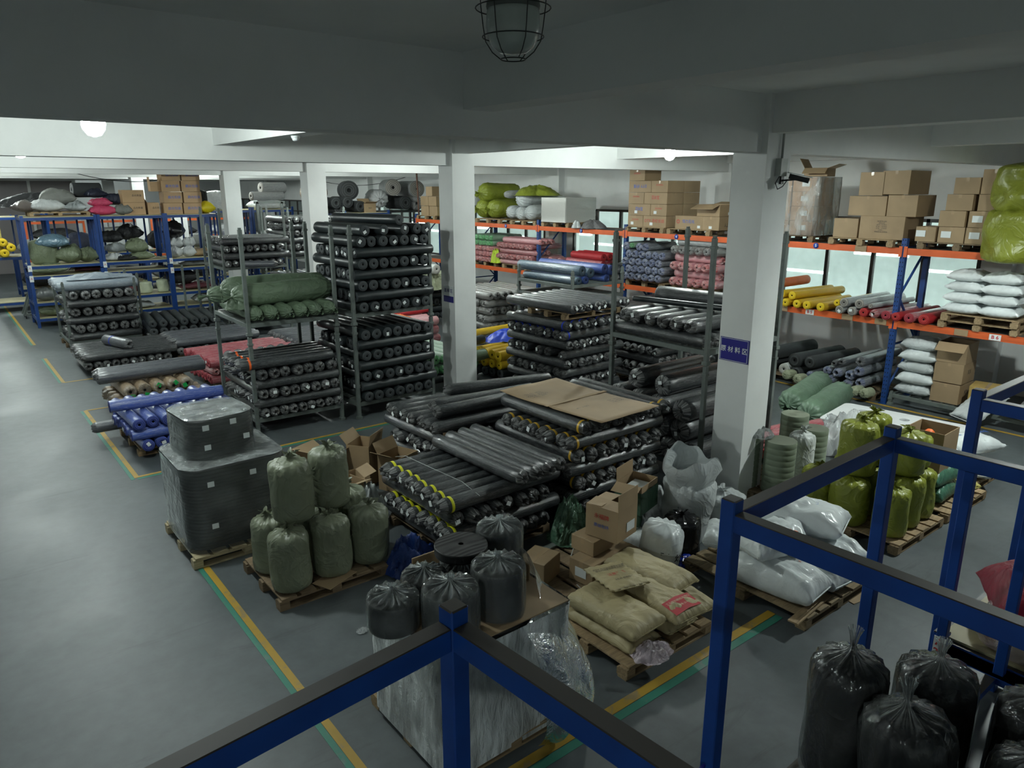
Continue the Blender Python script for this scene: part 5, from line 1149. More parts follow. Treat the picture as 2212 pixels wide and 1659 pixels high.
tag(heap('orange_sheet', 1.0, .6, .18, 61, plain('bright_orange_cloth', (.85, .2, .03), .5), (8.55, 15.3, .9), 'bright orange sheet spread over the rolls left of the first column', 'sheet'), 'bright orange sheet spread over the rolls left of the first column', 'sheet')
stack('dark stack left of first column', 10.2, 18.2, 0, [
    dict(z=.35 + .2 * i, d='YX'[i % 2], n=8, r=.1, k='char', L=1.8, p=.215, t=0) for i in range(5)])
BG = woven('beige_green_cloth', (.3, .33, .22), .6, .5)
for i, (x, y, z, yw) in enumerate(((11.15, 18.9, 1.45, 95), (11.55, 18.95, 1.45, 92), (11.95, 19.0, 1.42, 90))): bundle('cloth_wrapped_roll', 1.7, .2, i, BG, (x, y, z), R(yw), '%s beige-green cloth-wrapped roll from the left, beside the first column' % ORD[i], knot=False)
roll('white', 11.35, 18.5, 1.75, R(98), 1.2, .14, 'white roll end among beige cloth, left of the first column', None, 0)
heap('beige_cloth_drape', 1.6, .6, .6, 62, BG, (11.1, 18.15, 1.15), 'beige-green cloth hanging down over the dark stack', 'cloth', amp=.6)
for i, (x, c, nm) in enumerate(((11.75, (.3, .4, .62), 'light blue'), (12.15, (.6, .6, .55), 'cream'))):
    tag(ob('cone_bucket', mk('cb', *rings([(.17, 0), (.16, .3), (.08, .34), (.07, .4)], seg=24), [plain('bucket_' + nm, c, .5)]), loc=(x, 19.6, 1.65)), nm + ' plastic container standing behind the beige rolls', 'container')
bundle('green_bundle', 1.5, .17, 3, woven('dull_green_wrap', (.1, .17, .11), .5), (11.9, 20.3, 2.1), R(10), 'dull green bundle above the containers beside the first column')

# right of the first column
stack('grey stack right of first column', 11.0, 14.9, R(-3), [
    dict(z=.14, d='Y', n=9, r=.1, k='greyr', L=1.8, p=.21, t=0), dict(z=.34, d='X', n=9, r=.095, k='greyr', L=1.8, p=.2, t=0),
    dict(z=.54, d='Y', n=9, r=.1, k='greyr', L=1.8, p=.21, t=0), dict(z=.74, d='X', n=9, r=.095, k='greyr', L=1.8, p=.2, t=0),
    dict(z=.94, d='Y', n=9, r=.1, k='greyr', L=1.85, p=.21, t=0), dict(z=1.13, d='X', n=9, r=.095, k='greyr', L=1.8, p=.2, t=0),
    dict(z=1.33, d='Y', n=8, r=.105, k='greyr', L=1.9, p=.215, t=0)])
stack('small grey stack by first column', 10.9, 13.6, R(8), [
    dict(z=.14, d='X', n=5, r=.09, k='greyr', L=1.6, p=.2, t=0), dict(z=.32, d='X', n=4, r=.085, k='greyr', L=1.5, p=.2, t=0)])
heap('white_sack_scrap', .5, .4, .25, 63, WS, (11.6, 14.4, .42), 'crumpled white sack on the grey rolls right of the first column', 'sack')
stack('yellow stack by first column', 9.25, 12.0, R(6), [
    dict(z=.14, d='X', n=7, r=.1, k='char', L=1.7, p=.22, t=0), dict(z=.33, d='X', n=6, r=.095, k='yellow', L=1.6, p=.24, t=.2), dict(z=.52, d='X', n=4, r=.11, k='yellow', L=1.6, p=.24, t=0)])
heap('blue_sheet', 1.5, .8, .22, 64, plain('cobalt_sheet', (.01, .05, .5), .4), (10.3, 13.2, .62), 'cobalt blue sheet spread over yellow rolls right of the first column', 'sheet', rz=.1)
roll('yellow', 10.1, 13.5, .78, R(4), 1.7, .09, 'yellow roll above the cobalt blue sheet', None, 0)
roll('green', 8.95, 12.55, .5, R(10), .8, .12, 'green wrapped roll end poking out right of the first column', None, 0)
roll('char', 8.95, 12.75, .78, R(10), .8, .1, 'black roll end above the green one, right of the first column', None, 0)
grey_rack(11.2, 11.95, 0, 0, 1.6, 1.9, 'grey rack carrying the blue tubes before the orange racking', h=1.72, deck=1.6)
grey_rack(11.2, 11.95, 1.7, 0, 1.6, 1.9, 'low grey rack tier with blue tubes', h=.5)
for i, (k, x, z, a) in enumerate((('teal', 11.45, 2.2, 93), ('teal', 11.75, 2.14, 91), ('royal', 12.15, 2.2, 94), ('royal', 12.45, 2.16, 90))):
    roll(k, x, 13.0, z, R(a), 2.1, .115, ['steel blue tube nearest the left on the grey rack', 'steel blue tube partly hidden by the nearest one', 'royal blue tube in the middle of the grey rack', 'royal blue tube at the right of the grey rack'][i], None, 0)
for i, (k, x) in enumerate((('teal', 11.4), ('royal', 11.62), ('royal', 12.3), ('greyr', 12.6))): roll(k, x, 12.9, 1.98, R(90), 1.9, .09, ['steel blue roll under the blue tubes at the far left', 'royal blue roll under the blue tubes at the left', 'royal blue roll under the blue tubes in the middle', 'grey roll under the blue tubes at the right'][i], None, 0)
pallet(11.3, 9.9, 'pallet under the dark wrapped rolls beneath the orange racking', 1.5, 1.4, mat=DARKW)
stack('dark stack before orange racking', 11.25, 9.4, 0, [dict(z=.22 + .19 * i, d='YX'[i % 2], n=9, r=.095, k='black', L=1.8, p=.2, t=.3) for i in range(8)])
# ================================================================ orange and blue pallet racking along the right wall
XF = 14.0; UY = [-.7, 2.72, 6.12, 9.55, 12.98, 16.4, 19.8, 23.17]; ZT = 2.95; ZM = 1.62
rk = thing('pallet_racking', 'orange-beamed pallet racking with blue uprights along the right wall', 'pallet rack', (XF, UY[2], 0))
def U(y): return y - UY[2]
upb = []
for i in range(38): upb.append((-.002, -.028, .12 + .08 * i, .0, -.016, .145 + .08 * i)); upb.append((-.002, .016, .12 + .08 * i, .0, .028, .145 + .08 * i))
holes = bxm('punched_holes', [(a - .051, b, c, a2 - .0505, b2, c2) for a, b, c, a2, b2, c2 in upb], HOLE)
up = bxm('upright', [(-.05, -.045, 0, .05, .045, 3.12), (-.08, -.07, 0, .08, .07, .012)], RACKBLUE)
brs = [bar((.03, 0, .25 + .9 * i), (.97, 0, .25 + .9 * i + (.9 if i % 2 == 0 else 0)), .035, .03) for i in range(3)] + [bar((.97, 0, .25 + .9 * i + (.9 if i % 2 == 0 else 0)), (.03, 0, .25 + .9 * (i + 1)), .035, .03) for i in range(3)]
brace = mk('brace', *join(brs), [RACKBLUE], smooth=False)
for y in UY:
    a = ob('upright', up, rk, (0, U(y), 0)); ob('punched_holes', holes, a); ob('upright', up, rk, (1.0, U(y), 0)); ob('brace', brace, rk, (0, U(y), 0))
PLY = plain('dusty_ply', (.1, .09, .075), .75)
for i in range(len(UY) - 1):
    y0, y1 = U(UY[i]) + .045, U(UY[i + 1]) - .045
    for z in (ZT, ZM):
        bm_ = bxm('beam', [(-.05, y0, z - .12, -.005, y1, z), (-.055, y0, z - .085, -.05, y1, z - .035)], ORANGE)
        b_ = ob('beam', bm_, rk); ob('beam', bxm('beam', [(.96, y0, z - .12, 1.005, y1, z)], ORANGE), rk)
        for e in (y0, y1): ob('beam_bracket', bxm('bk', [(-.062, e - .03, z - .16, -.051, e + .03, z + .03)], ORANGE), rk)
        ob('deck_board', bxm('deck', [(-.004, y0, z - .02, .958, y1, z - .001)], PLY), rk)
BT = plain('badge_blue', (.01, .06, .4), .4)
for s, y in (('5', 7.81), ('4', 11.33), ('3', 14.58), ('2', 17.89)):
    o = ob('number_badge', mk('nb', *rings([(.055, 0), (.055, .004)], seg=24, axis='x'), [BT]), rk, (-.066, U(y), ZT - .055)); text(o, s, .08, PAPER, (-.002, 0, 0), '-x', bold=.002)
for s, y in (('B 5', 7.79), ('B 4', 11.5), ('B 6', 4.42), ('B 3', 14.9)):
    o = ob('location_plate', bxm('lp', [(-.004, -.09, -.05, 0, .09, .05)], PAPER), rk, (-.062, U(y), ZM - .06)); text(o, s, .085, INKRED, (-.006, 0, 0), '-x', bold=.002)
for y, z in ((6.9, ZT), (6.35, ZM), (4.95, ZM), (8.4, ZM), (7.0, ZM)): ob('cardboard_tag', bxm('ct', [(-.066, -.11, -.06, -.063, .11, .05)], CARD), rk, (0, U(y), z - .05))
def rp(x, y, z, label, w_=1.0, d_=1.2, mat=None): return pallet(x, y, label, w_, d_, z=z, mat=mat)
ZS = ZT; ZP = ZT + .131
# --- top shelf cartons
rp(13.9, 6.3, ZS, 'pallet under the plain cartons on the top shelf right of the column', 1.0, 1.25)
STX = 'NORTH LIN\nHS-B-20\nQTY : 72 PCS\nN.W. : 12 KGS\nG.W. : 13 KGS\nC/NO. : \nMADE IN CHINA'
cs = [(7.28, .48, 0, .36, 'small plain carton, bottom left of the pile right of the column'), (6.6, .82, 0, .42, 'wide carton with printed lines, bottom of the pile right of the column'),
      (6.92, .7, .42, .36, 'wide plain carton in the middle row right of the column'), (6.28, .52, .42, .38, 'plain carton at the right of the middle row'),
      (6.86, .46, .79, .42, 'plain carton at the top left of the pile'), (6.43, .5, .81, .42, 'plain carton at the top right of the pile')]
for i, (y, wy, dz, h, lab) in enumerate(cs):
    t_ = carton(14.4, y, ZP + dz, .8, wy, h, R(rnd.uniform(-3, 3)), lab + ', top shelf', None, txt=(('-x', 0, h * .55, .032, STX, INK),) if i == 1 else ())
for i in range(4):
    carton(14.35, 8.22, ZP + .285 * i, .7, .5, .28, 0, '%s film-wrapped carton up in the stack beside the security camera' % ORD[i], None, stick=(('-x', -.03, .15, .16, .1),), mat=cardboard('reddish_cardboard', (.42, .24, .12)))
    carton(14.35, 8.75, ZP + .285 * i, .7, .5, .28, 0, '%s carton up in the wrapped stack, half behind the column' % ORD[i], None, mat=cardboard('reddish_cardboard', (.42, .24, .12)))
rp(13.95, 7.9, ZS, 'dark pallet under the film-wrapped cartons beside the camera', 1.0, 1.2, DARKW)
tag(ob('stretch_film', prism('sf', .4, .62, .03, [0, .25, .5, .75, 1.0, 1.14], clear('carton_stretch_film', .3, (.7, .72, .7), .12, 10), lambda i, k: .015 + .03 * nz(i, k * .5, 2), False), loc=(14.35, 8.48, ZP)), 'stretch film around the cartons beside the camera', 'film')
carton(14.4, 8.15, ZP + 1.15, .6, .45, .16, R(15), 'crushed open carton on top of the film-wrapped stack', None, opened=(('-y', 20), ('+y', 60), ('-x', -30)))
rp(13.95, 4.6, ZS, 'old pallet under the labelled cartons on the top shelf', 1.0, 1.3, DARKW)
LB = (('-x', .08, .14, .16, .11),)
for i, (y, wy, z, h, st, lab) in enumerate(((5.8, .34, 0, .26, LB, 'small labelled carton at the left end of the bottom row'), (5.38, .42, 0, .27, LB, 'labelled carton in the middle of the bottom row'), (4.93, .44, 0, .27, LB, 'labelled carton at the right of the bottom row'),
    (5.4, .42, .275, .27, None, 'plain carton on the left of the second row'), (4.92, .44, .275, .27, LB, 'labelled carton on the right of the second row'),
    (5.32, .42, .55, .27, None, 'plain carton on the left of the third row'), (4.8, .46, .55, .27, None, 'plain carton on the right of the third row'),
    (5.24, .4, .825, .27, None, 'plain carton on the left of the fourth row'), (4.83, .38, .825, .4, None, 'tall carton crowning the pile beside the olive sack'))):
    carton(14.3, y, ZP + z, .6, wy, h, 0, lab + ', top shelf', None, stick=st)
# --- tall printed carton stack left of the column
rp(13.95, 11.75, ZS, 'pallet under the tall printed carton stack', 1.0, 1.25); rp(13.95, 10.4, ZS, 'pallet under the open printed cartons next to the tall stack', 1.0, 1.25)
pr = ['DTY 涤纶长丝', '百B宝', '百B宝', 'DTY 纤维']
for r_ in range(5):
    for c_ in range(2):
        wy = (.5, .72)[(r_ + c_) % 2]; y = 12.95 - (wy / 2 if c_ == 0 else (.5, .72)[r_ % 2] + .01 + wy / 2)
        if r_ == 4 and c_ == 1: continue
        for d_ in range(2 if r_ < 4 else 1):
            carton(14.3 + .62 * d_, y, ZP + .275 * r_, .6, wy, .27, 0, 'printed carton, %s row up, %s of the tall stack%s' % (ORD[r_], 'left half' if c_ == 0 else 'right half', '' if d_ == 0 else ', rear layer'), None,
                   stick=(('-x', .1, .08, .09, .07),) if r_ in (0, 1) else None, txt=(('-x', 0, .15, .1, pr[r_ % 4], (INKRED, INKBLUE)[r_ % 2], math.pi if r_ == 3 else 0),) if d_ == 0 and r_ < 4 and wy > .6 else ((('-x', 0, .17, .045, '涤纶低弹丝', INKRED),) if d_ == 0 else ()))
carton(14.3, 11.05, ZP, .6, .78, .3, 0, 'printed carton with a round coloured emblem beside the tall stack', None, stick=(('-x', -.3, .06, .08, .06),), txt=(('-x', -.0, .17, .09, '恒力石化', INKBLUE), ('-x', .3, .16, .12, '◎', INKRED)))
carton(14.3, 10.42, ZP, .62, .46, .3, 0, 'carton printed DTY upside down next to the column', None, stick=(('-x', 0, .06, .08, .06),), txt=(('-y', 0, .12, .12, 'DTY', INK, math.pi),))
carton(14.35, 10.55, ZP + .305, .6, .62, .26, 0, 'open printed carton with a raised flap next to the column', None, opened=(('-x', -20), ('+x', 10)), stick=(('-y', .05, .06, .08, .06),))
carton(14.9, 10.1, ZP, .55, .5, .5, 0, 'dim carton behind the open one, next to the column', None)
# --- white block, cloth, bundles
rp(13.95, 15.1, ZS, 'pale pallet under the film-wrapped white block', 1.0, 1.15)
WB = film('white_film_block', (.6, .6, .56), .2, .25, (4, 4, 26), .4)
tag(ob('white_wrapped_block', prism('wb', .6, .52, .05, [0, .01, .16, .165, .33, .335, .5, .505, .66, .67], WB, lambda i, k: -.006 * (i in (2, 4, 6)) + .012 * nz(i, k * .4, 1)), loc=(14.5, 15.7, ZP)), 'shiny film-wrapped white block on a pale pallet, top shelf', 'wrapped goods')
heap('grey_cloth', .7, .9, .25, 71, woven('grey_cloth_scrap', (.14, .14, .14), .6), (14.2, 14.4, ZS), 'crumpled grey cloth beside the white block on the top shelf', 'cloth')
heap('white_cloth', .3, .35, .22, 72, WS, (13.98, 14.8, ZS), 'white cloth hanging at the shelf edge beside the white block', 'cloth')
OB = woven('olive_bundle_wrap', (.22, .26, .03), .4, .45)
rp(13.95, 16.5, ZS, 'pallet under the white bundles on the top shelf', 1.0, 1.2); rp(13.95, 18.2, ZS, 'pallet under the olive bundles on the top shelf', 1.0, 1.3)
for i, (y, z, r, m, lab) in enumerate(((18.7, 3.38, .29, OB, 'olive bundle at the bottom right of the olive pair'), (19.3, 3.38, .3, OB, 'olive bundle at the bottom left, beside the first column'), (19.2, 3.86, .3, OB, 'olive bundle on top, beside the first column'),
    (17.8, 3.3, .2, WS, 'white-wrapped bundle at the lower left of the white group'), (17.35, 3.28, .2, WS, 'white-wrapped bundle at the lower middle of the white group'), (16.9, 3.3, .22, WS, 'white-wrapped bundle at the lower right of the white group'), (17.3, 3.68, .24, WS, 'white-wrapped bundle crowning the white group'), (17.95, 3.82, .12, KIND['silver']['b'](), 'small grey roll above the olive bundle'))):
    bundle('wrapped_bundle', 1.5, r, i, m, (14.7, y, z), 0, lab, pitch=0, knot=i < 3)
heap('olive_sheet', 1.5, 1.6, .35, 73, OB, (14.6, 17.2, 3.78), 'olive sheet thrown over the white bundles on the top shelf', 'sheet')
rp(13.95, 21.9, ZS, 'pallet under the cartons at the far end of the orange racking', 1.0, 1.2)
for i, (y, z, wy) in enumerate(((22.6, 0, .5), (22.05, 0, .5), (22.62, .33, .5), (22.1, .33, .5), (22.3, .66, .4))): carton(14.3, y, ZP + z, .6, wy, .32, 0, '%s carton in the pile at the far end of the orange racking' % ORD[i])
heap('lime_sack', .7, .8, .45, 74, woven('lime_sack', (.4, .5, .08), .45), (14.3, 21.4, ZS + .1), 'lime green sack beside the cartons at the far end', 'sack')
tag(ob('rusty_pole', mk('rp', *tube([(14.0, 23.0, ZS), (13.95, 23.0, 4.6)], .03), [plain('rust', (.12, .06, .04), .8)])), 'rusty vertical pole at the far end of the orange racking', 'pole')
# olive big sacks at the right edge
o = tied('olive_sack', .5, .85, 2, OL, loc=(13.95, 4.35, ZS - .12), label='huge olive sack drooping over the top shelf at the right edge', lump=.16, knot=False)
tied('olive_sack', .5, .75, 3, OL, loc=(14.05, 4.3, ZS + .68), label='huge olive sack on top of the other at the right edge', lump=.2)
# --- middle shelf
Z1_ = ZM + .0
def mr(k, y, z, L, r, lab, x0=13.9, t=0, yaw=0, **kw): return roll(k, x0 + L / 2, y, z, R(yaw), L, r, lab, None, t, **kw)
for i, y in enumerate((8.5, 8.28, 8.02, 7.8, 7.5)): mr('yellow', y, ZM + .085, 1.6, .085, '%s yellow roll from the left in the lower row, middle shelf' % ORD[i], x0=13.85, yaw=-2)
for i, y in enumerate((8.35, 8.1)): mr('yellow', y, ZM + .24, 1.7, .085, '%s yellow roll from the left in the upper row, middle shelf' % ORD[i], x0=13.88, yaw=-6)
mr('orange', 8.7, ZM + .42, 1.2, .1, 'orange roll above the yellow rolls by the column', x0=14.1)
mr('yellow', 7.22, ZM + .2, 1.4, .07, 'yellow roll peeping out behind the grey rolls')
for i, (k, y, z, r) in enumerate((('silver', 7.1, .08, .08), ('silver', 6.85, .08, .085), ('silver', 7.02, .23, .09), ('silver', 6.72, .24, .09), ('scarlet', 6.62, .085, .085), ('silver', 6.5, .22, .05), ('redp', 6.42, .085, .085), ('red', 6.2, .085, .085), ('scarlet', 6.02, .08, .08), ('red', 5.78, .09, .09), ('scarlet', 5.52, .1, .1))):
    mr(k, y, ZM + z, 1.6, r, ['grey roll low beside the yellow rolls', 'grey roll low in the middle of the shelf', 'grey roll on top beside the yellow rolls', 'thick grey roll on top with shiny film', 'bright scarlet roll right of the grey rolls', 'thin grey roll above the scarlet one', 'dusty red roll with a white label left of the upright', 'red roll just left of the upright', 'scarlet curled roll at the upright', 'red roll with a white label right of the upright', 'thick scarlet roll nearest the two stacked pallets'][i] + ', middle shelf', x0=13.86, t=(1 if i in (0, 1, 6, 9) else 0), yaw=-3)
rp(13.92, 4.1, ZM, 'lower of two stacked pallets under the white sacks', 1.0, 1.25); rp(13.88, 4.1, ZM + .132, 'upper of two stacked pallets under the white sacks', 1.0, 1.2)
for r_ in range(4):
    for c_ in range(2):
        bag('white_sack', .62, .58, .21, 80 + (r_ * 2 + c_) % 3, WS2, (14.15, 5.0 - .56 * c_ + .02 * (r_ % 2), ZM + .265 + .185 * r_), (0, 0, R(90 + 4 * ((r_ + c_) % 2))), 'white sack, %s up in the %s column on the stacked pallets' % (ORD[r_], ('left', 'right')[c_]), ex=3, ears=.06)
rp(13.95, 11.7, ZM, 'pallet under the grey-blue rolls on the middle shelf'); rp(13.95, 10.2, ZM, 'pallet under the pink rolls on the middle shelf')
for r_ in range(5):
    for c_ in range(6): mr('bluew', 12.85 - .215 * c_ - .1 * (r_ % 2), ZM + .24 + .185 * r_, 1.1, .1, '%s grey-blue roll from the left, %s row up, middle shelf' % (ORD[c_], ORD[r_]), x0=13.85) if not (r_ == 4 and c_ in (1, 4, 5)) else None
mr('green', 12.7, ZM + 1.0, .5, .07, 'green plug among the grey-blue roll ends')
for r_ in range(5):
    if r_ % 2 == 0:
        for c_ in range(6): mr('pink' if r_ < 4 else 'greyr', 11.32 - .235 * c_, ZM + .24 + .185 * r_, 1.1, .1, '%s roll end from the left, %s row up, pink group on the middle shelf' % (ORD[c_], ORD[r_]), x0=13.85)
    else:
        for d_ in range(3): roll('pink', 14.1 + .25 * d_, 10.75, ZM + .24 + .185 * r_, R(90), 1.3, .095, 'long pink roll lying along the shelf, %s row up, %s from the front' % (ORD[r_], ORD[d_]), None, 0)
roll('silver', 14.1, 10.6, ZM + 1.17, R(90), 1.5, .1, 'long grey roll on top of the pink group, middle shelf', None, 0)
rp(13.95, 13.3, ZM, 'pallet under the scarlet rolls on the middle shelf'); rp(13.95, 14.9, ZM, 'pallet under the red rolls on the middle shelf'); rp(13.95, 16.9, ZM, 'pallet under the dusty pink rolls on the middle shelf'); rp(13.95, 18.4, ZM, 'pallet under the lime-ended rolls on the middle shelf')
for r_ in range(3):
    for d_ in range(3): roll('red' if r_ < 2 else 'scarlet', 14.05 + .22 * d_, 14.6 - .1 * r_, ZM + .23 + .19 * r_, R(86), 1.7 - .2 * r_, .1, '%s red roll, %s row up, of those lying along the middle shelf' % (ORD[d_], ORD[r_]), None, 0)
for c_ in range(4): mr('redp', 16.0 - .2 * c_, ZM + .23 + .18 * (c_ % 2), .5, .09, '%s red roll end at the left of the scarlet rolls' % ORD[c_])
for c_ in range(2):
    for r_ in range(2): mr('black', 13.5 - .3 * c_, ZM + .12 + .24 * r_, 1.3, .12, 'dark film-wrapped roll %s, left of the grey-blue rolls, middle shelf' % (('low left', 'high left'), ('low right', 'high right'))[c_][r_])
for r_ in range(5):
    if r_ % 2 == 1:
        for c_ in range(9): mr('redp', 18.15 - .19 * c_, ZM + .21 + .165 * r_, 1.2, .085, '%s dusty red roll end from the left, %s row up, far middle shelf' % (ORD[c_], ORD[r_]), x0=13.85)
    else:
        for d_ in range(3): roll('pink' if r_ % 4 == 0 else 'redp', 14.0 + .2 * d_, 17.3 - .15 * (r_ > 3), ZM + .21 + .165 * r_, R(90), 1.75, .085, 'long dusty red roll, %s row up, %s from the front, far middle shelf' % (ORD[r_], ORD[d_]), None, 0)
for r_ in range(5):
    for c_ in range(6): mr('pink' if r_ < 3 else 'green', 19.6 - .2 * c_, ZM + .2 + .17 * r_, 1.2, .085, '%s roll end from the left, %s row up, beside the first column' % (ORD[c_], ORD[r_]), x0=13.9)
heap('lime_cloth', .3, .5, .5, 75, plain('lime_cloth', (.42, .55, .02), .5), (13.95, 18.4, ZM + .12), 'lime green cloth hanging from the roll ends on the middle shelf', 'cloth', amp=.6)
# --- floor level under the racking
grey_rack(14.0, 2.9, 0, 0, 1.0, 3.1, 'low grey steel base under the sacks and cartons below shelf B 6', h=.24, deck=.22)
for i in range(5): bag('white_sack', .66, .6, .25, 90 + i % 3, WS2 if i % 2 else WS, (14.35 - .03 * (i % 2), 5.68, .222 + .215 * i), (0, 0, R(90 + 6 * (i % 2))), 'white sack, %s up in the single column on the floor-level rack' % ORD[i], ex=3, ears=.06)
for i, h in enumerate((.36, .37, .36)): carton(14.4, 5.12, .222 + .375 * i, .6, .48, h, R(2 * i), ['worn carton at the bottom of the pile under shelf B 6', 'worn carton in the middle of the pile under shelf B 6', 'carton with a raised flap on the pile under shelf B 6'][i], opened=(('-x', -35),) if i == 2 else (), txt=(('-y', 0, .2, .12, 'XX', INK),) if i < 2 else ())
carton(14.3, 4.5, .222, .5, .5, .42, R(10), 'yellowish taped carton right of the worn pile under shelf B 6', mat=cardboard('yellow_cardboard', (.42, .28, .08)))
bag('white_sack', .8, .55, .16, 95, WS, (13.9, 4.45, .3), (R(-6), R(34), R(160)), 'empty white sack hanging over the edge below the yellowish carton', ex=3)
heap('grey_tarp', .9, 1.0, .5, 76, woven('grey_tarp', (.22, .22, .22), .5), (14.4, 3.6, .22), 'crumpled grey and white tarpaulin at floor level on the right', 'cloth')
bag('white_sack', .8, .6, .25, 96, WS, (14.1, 3.7, .222), (0, 0, 1.4), 'white sack at floor level behind the far blue post')
tag(ob('blue_crate', bxm('bc', [(-.25, -.2, 0, .25, .2, .02), (-.25, -.2, .02, -.24, .2, .3), (.24, -.2, .02, .25, .2, .3), (-.24, -.2, .02, .24, -.19, .3), (-.24, .19, .02, .24, .2, .3)], plain('crate_blue', (.01, .12, .35), .4)), loc=(14.3, 2.95, .222)), 'blue plastic crate at the right edge of the picture', 'crate')
rp(13.95, 6.3, 0, 'pallet under the black rolls on the floor below shelf B 5', 1.2, 1.3, DARKW); rp(13.95, 7.9, 0, 'dark pallet of black rolls on the floor beside the column', 1.2, 1.3, DARKW)
for i, (k, y, z, r, L, lab) in enumerate((('fuzz', 8.7, .28, .14, 1.5, 'black felt roll lowest, beside the column'), ('fuzz', 8.55, .55, .15, 1.5, 'thick black felt roll on top, beside the column'), ('white', 8.25, .27, .12, .5, 'white roll end among the black felt rolls'), ('fuzz', 7.95, .5, .15, 1.6, 'thick black felt roll with a white band'), ('fuzz', 7.6, .52, .13, 1.6, 'black felt roll with a pale core'), ('fuzz', 7.9, .25, .12, 1.4, 'black felt roll low in the middle'),
    ('bluew', 7.65, .25, .09, 1.4, 'grey gathered roll end, low left'), ('bluew', 7.42, .24, .09, 1.4, 'grey gathered roll end, low middle'), ('bluew', 7.2, .26, .09, 1.4, 'grey gathered roll end, low right'), ('bluew', 7.3, .42, .09, 1.4, 'grey gathered roll end, second row left'), ('bluew', 7.08, .42, .1, 1.4, 'grey gathered roll end, second row middle'), ('bluew', 6.82, .42, .1, 1.4, 'grey gathered roll end, second row right'), ('bluew', 6.85, .23, .1, 1.4, 'grey gathered roll end, bottom row near the upright'), ('bluew', 6.6, .3, .1, 1.4, 'grey gathered roll end beside the upright'), ('bluew', 6.65, .53, .1, 1.4, 'grey gathered roll end, third row'),
    ('slate', 7.15, .6, .07, 1.6, 'slate roll with brown core, left of the pair'), ('slate', 7.0, .66, .07, 1.6, 'slate roll with brown core, right of the pair'), ('slate', 6.65, .72, .1, 1.6, 'dusty slate roll on top beside the upright'))):
    mr(k, y, z, L, r, lab + ', floor level', x0=13.95, yaw=-6 if k == 'fuzz' else 0, pitch=0)
for i, (y, z) in enumerate(((8.0, .24), (7.75, .2), (7.35, .2), (6.95, .16), (6.55, .2), (6.35, .2))): tied('beige_sack_end', .1, .3, i, BG, loc=(13.92, y, z - .02), tilt=(0, R(-85)), label='%s small beige sack end from the left, floor level under shelf B 5' % ORD[i], knot=True)
for i in range(6):
    for r_ in range(3): mr('redp' if r_ else 'black', 19.0 - .22 * i, .2 + .2 * r_, 1.2, .1, '%s roll end from the left, %s row, floor level beside the first column' % (ORD[i], ORD[r_])) if r_ < 2 else None
stack('dark pile under middle shelf', 14.0, 12.9, 0, [dict(z=.15 + .2 * i, d='X', n=10, r=.1, k='black', L=1.0, p=.3, t=.2) for i in range(4)])
stack('dark pile under scarlet shelf', 14.0, 9.7, 0, [dict(z=.15 + .2 * i, d='X', n=9, r=.1, k='black', L=1.0, p=.34, t=.2) for i in range(4)])
# ================================================================ blue shelving at the far left and the goods on it
def blue_shelf(x, y, w_, d_, label, zs=(.26, .72, 1.5), z0=0, top=1.66, bars=0):
    t_ = thing('blue_shelf_frame', label, 'shelf', (x, y, z0))
    pm = bxm('post', [(-.04, -.04, 0, .04, .04, top)], BLUE)
    for px, py in ((0, 0), (w_, 0), (0, d_), (w_, d_)): ob('post', pm, t_, (px, py, 0))
    for z in zs:
        ob('shelf_rail', bxm('rail', [(.04, -.03, z - .08, w_ - .04, .03, z), (.04, d_ - .03, z - .08, w_ - .04, d_ + .03, z), (-.03, .04, z - .08, .03, d_ - .04, z), (w_ - .03, .04, z - .08, w_ + .03, d_ - .04, z)], BLUE), t_)
        ob('shelf_board', bxm('board', [(.0, .0, z + .001, w_, d_, z + .02)], plain('pale_ply', (.42, .38, .22), .6)), t_)
    b = bxm('upright_bar', [(-.025, -.025, .3, .025, .025, top - .1)], BLUE)
    for i in range(bars): ob('upright_bar', b, t_, (w_ * (i + 1) / (bars + 1), d_, 0))
    for i in range(2): ob('upright_bar', b, t_, (w_, d_ * (i + 1) / 3, 0)); ob('upright_bar', b, t_, (0, d_ * (i + 1) / 3, 0))
    return t_
bays = ((2.27, 'left'), (4.22, 'middle'), (6.12, 'right')); ws = (1.86, 1.83, 1.6)
for (x, nm), w_ in zip(bays, ws):
    blue_shelf(x, 25.4, w_, 1.25, 'lower tier of the %s blue shelf bay at the far left' % nm)
    blue_shelf(x, 25.4, w_, 1.25, 'upper tier of the %s blue shelf bay at the far left' % nm, zs=(.12, 1.5), z0=1.68, top=1.56, bars=5)
    for zz in (1.45, 1.75): 
        s_ = tag(ob('location_plate', bxm('lp', [(-.05, -.005, -.09, .05, 0, .09)], PAPER), loc=(x, 25.35, zz)), 'small white and red plate on the %s blue shelf post, %s one' % (nm, 'lower' if zz < 1.5 else 'upper'), 'plate'); text(s_, 'A', .08, INKRED, (0, -.008, 0), '-y')
blue_shelf(1.55, 29.4, 1.8, 1.25, 'blue shelf tier behind the others at the left edge', zs=(.3,)); blue_shelf(1.55, 29.4, 1.8, 1.25, 'upper blue shelf tier behind the others at the left edge', zs=(.12, 1.4), z0=1.68, top=1.56, bars=3)
GY = woven('grey_green_cloth_bag', (.15, .18, .11), .5, .6); CB = clear('dusty_clear_bag', .7, (.4, .43, .44), .3, 4)
DK = woven('dark_cloth', (.012, .013, .015), .6, .6); PK = woven('pink_cloth', (.5, .05, .12), .5, .6); GRC = woven('dusty_grey_cloth', (.16, .165, .15), .6, .5); WH = woven('white_bag_cloth', (.5, .52, .52), .45, .5)
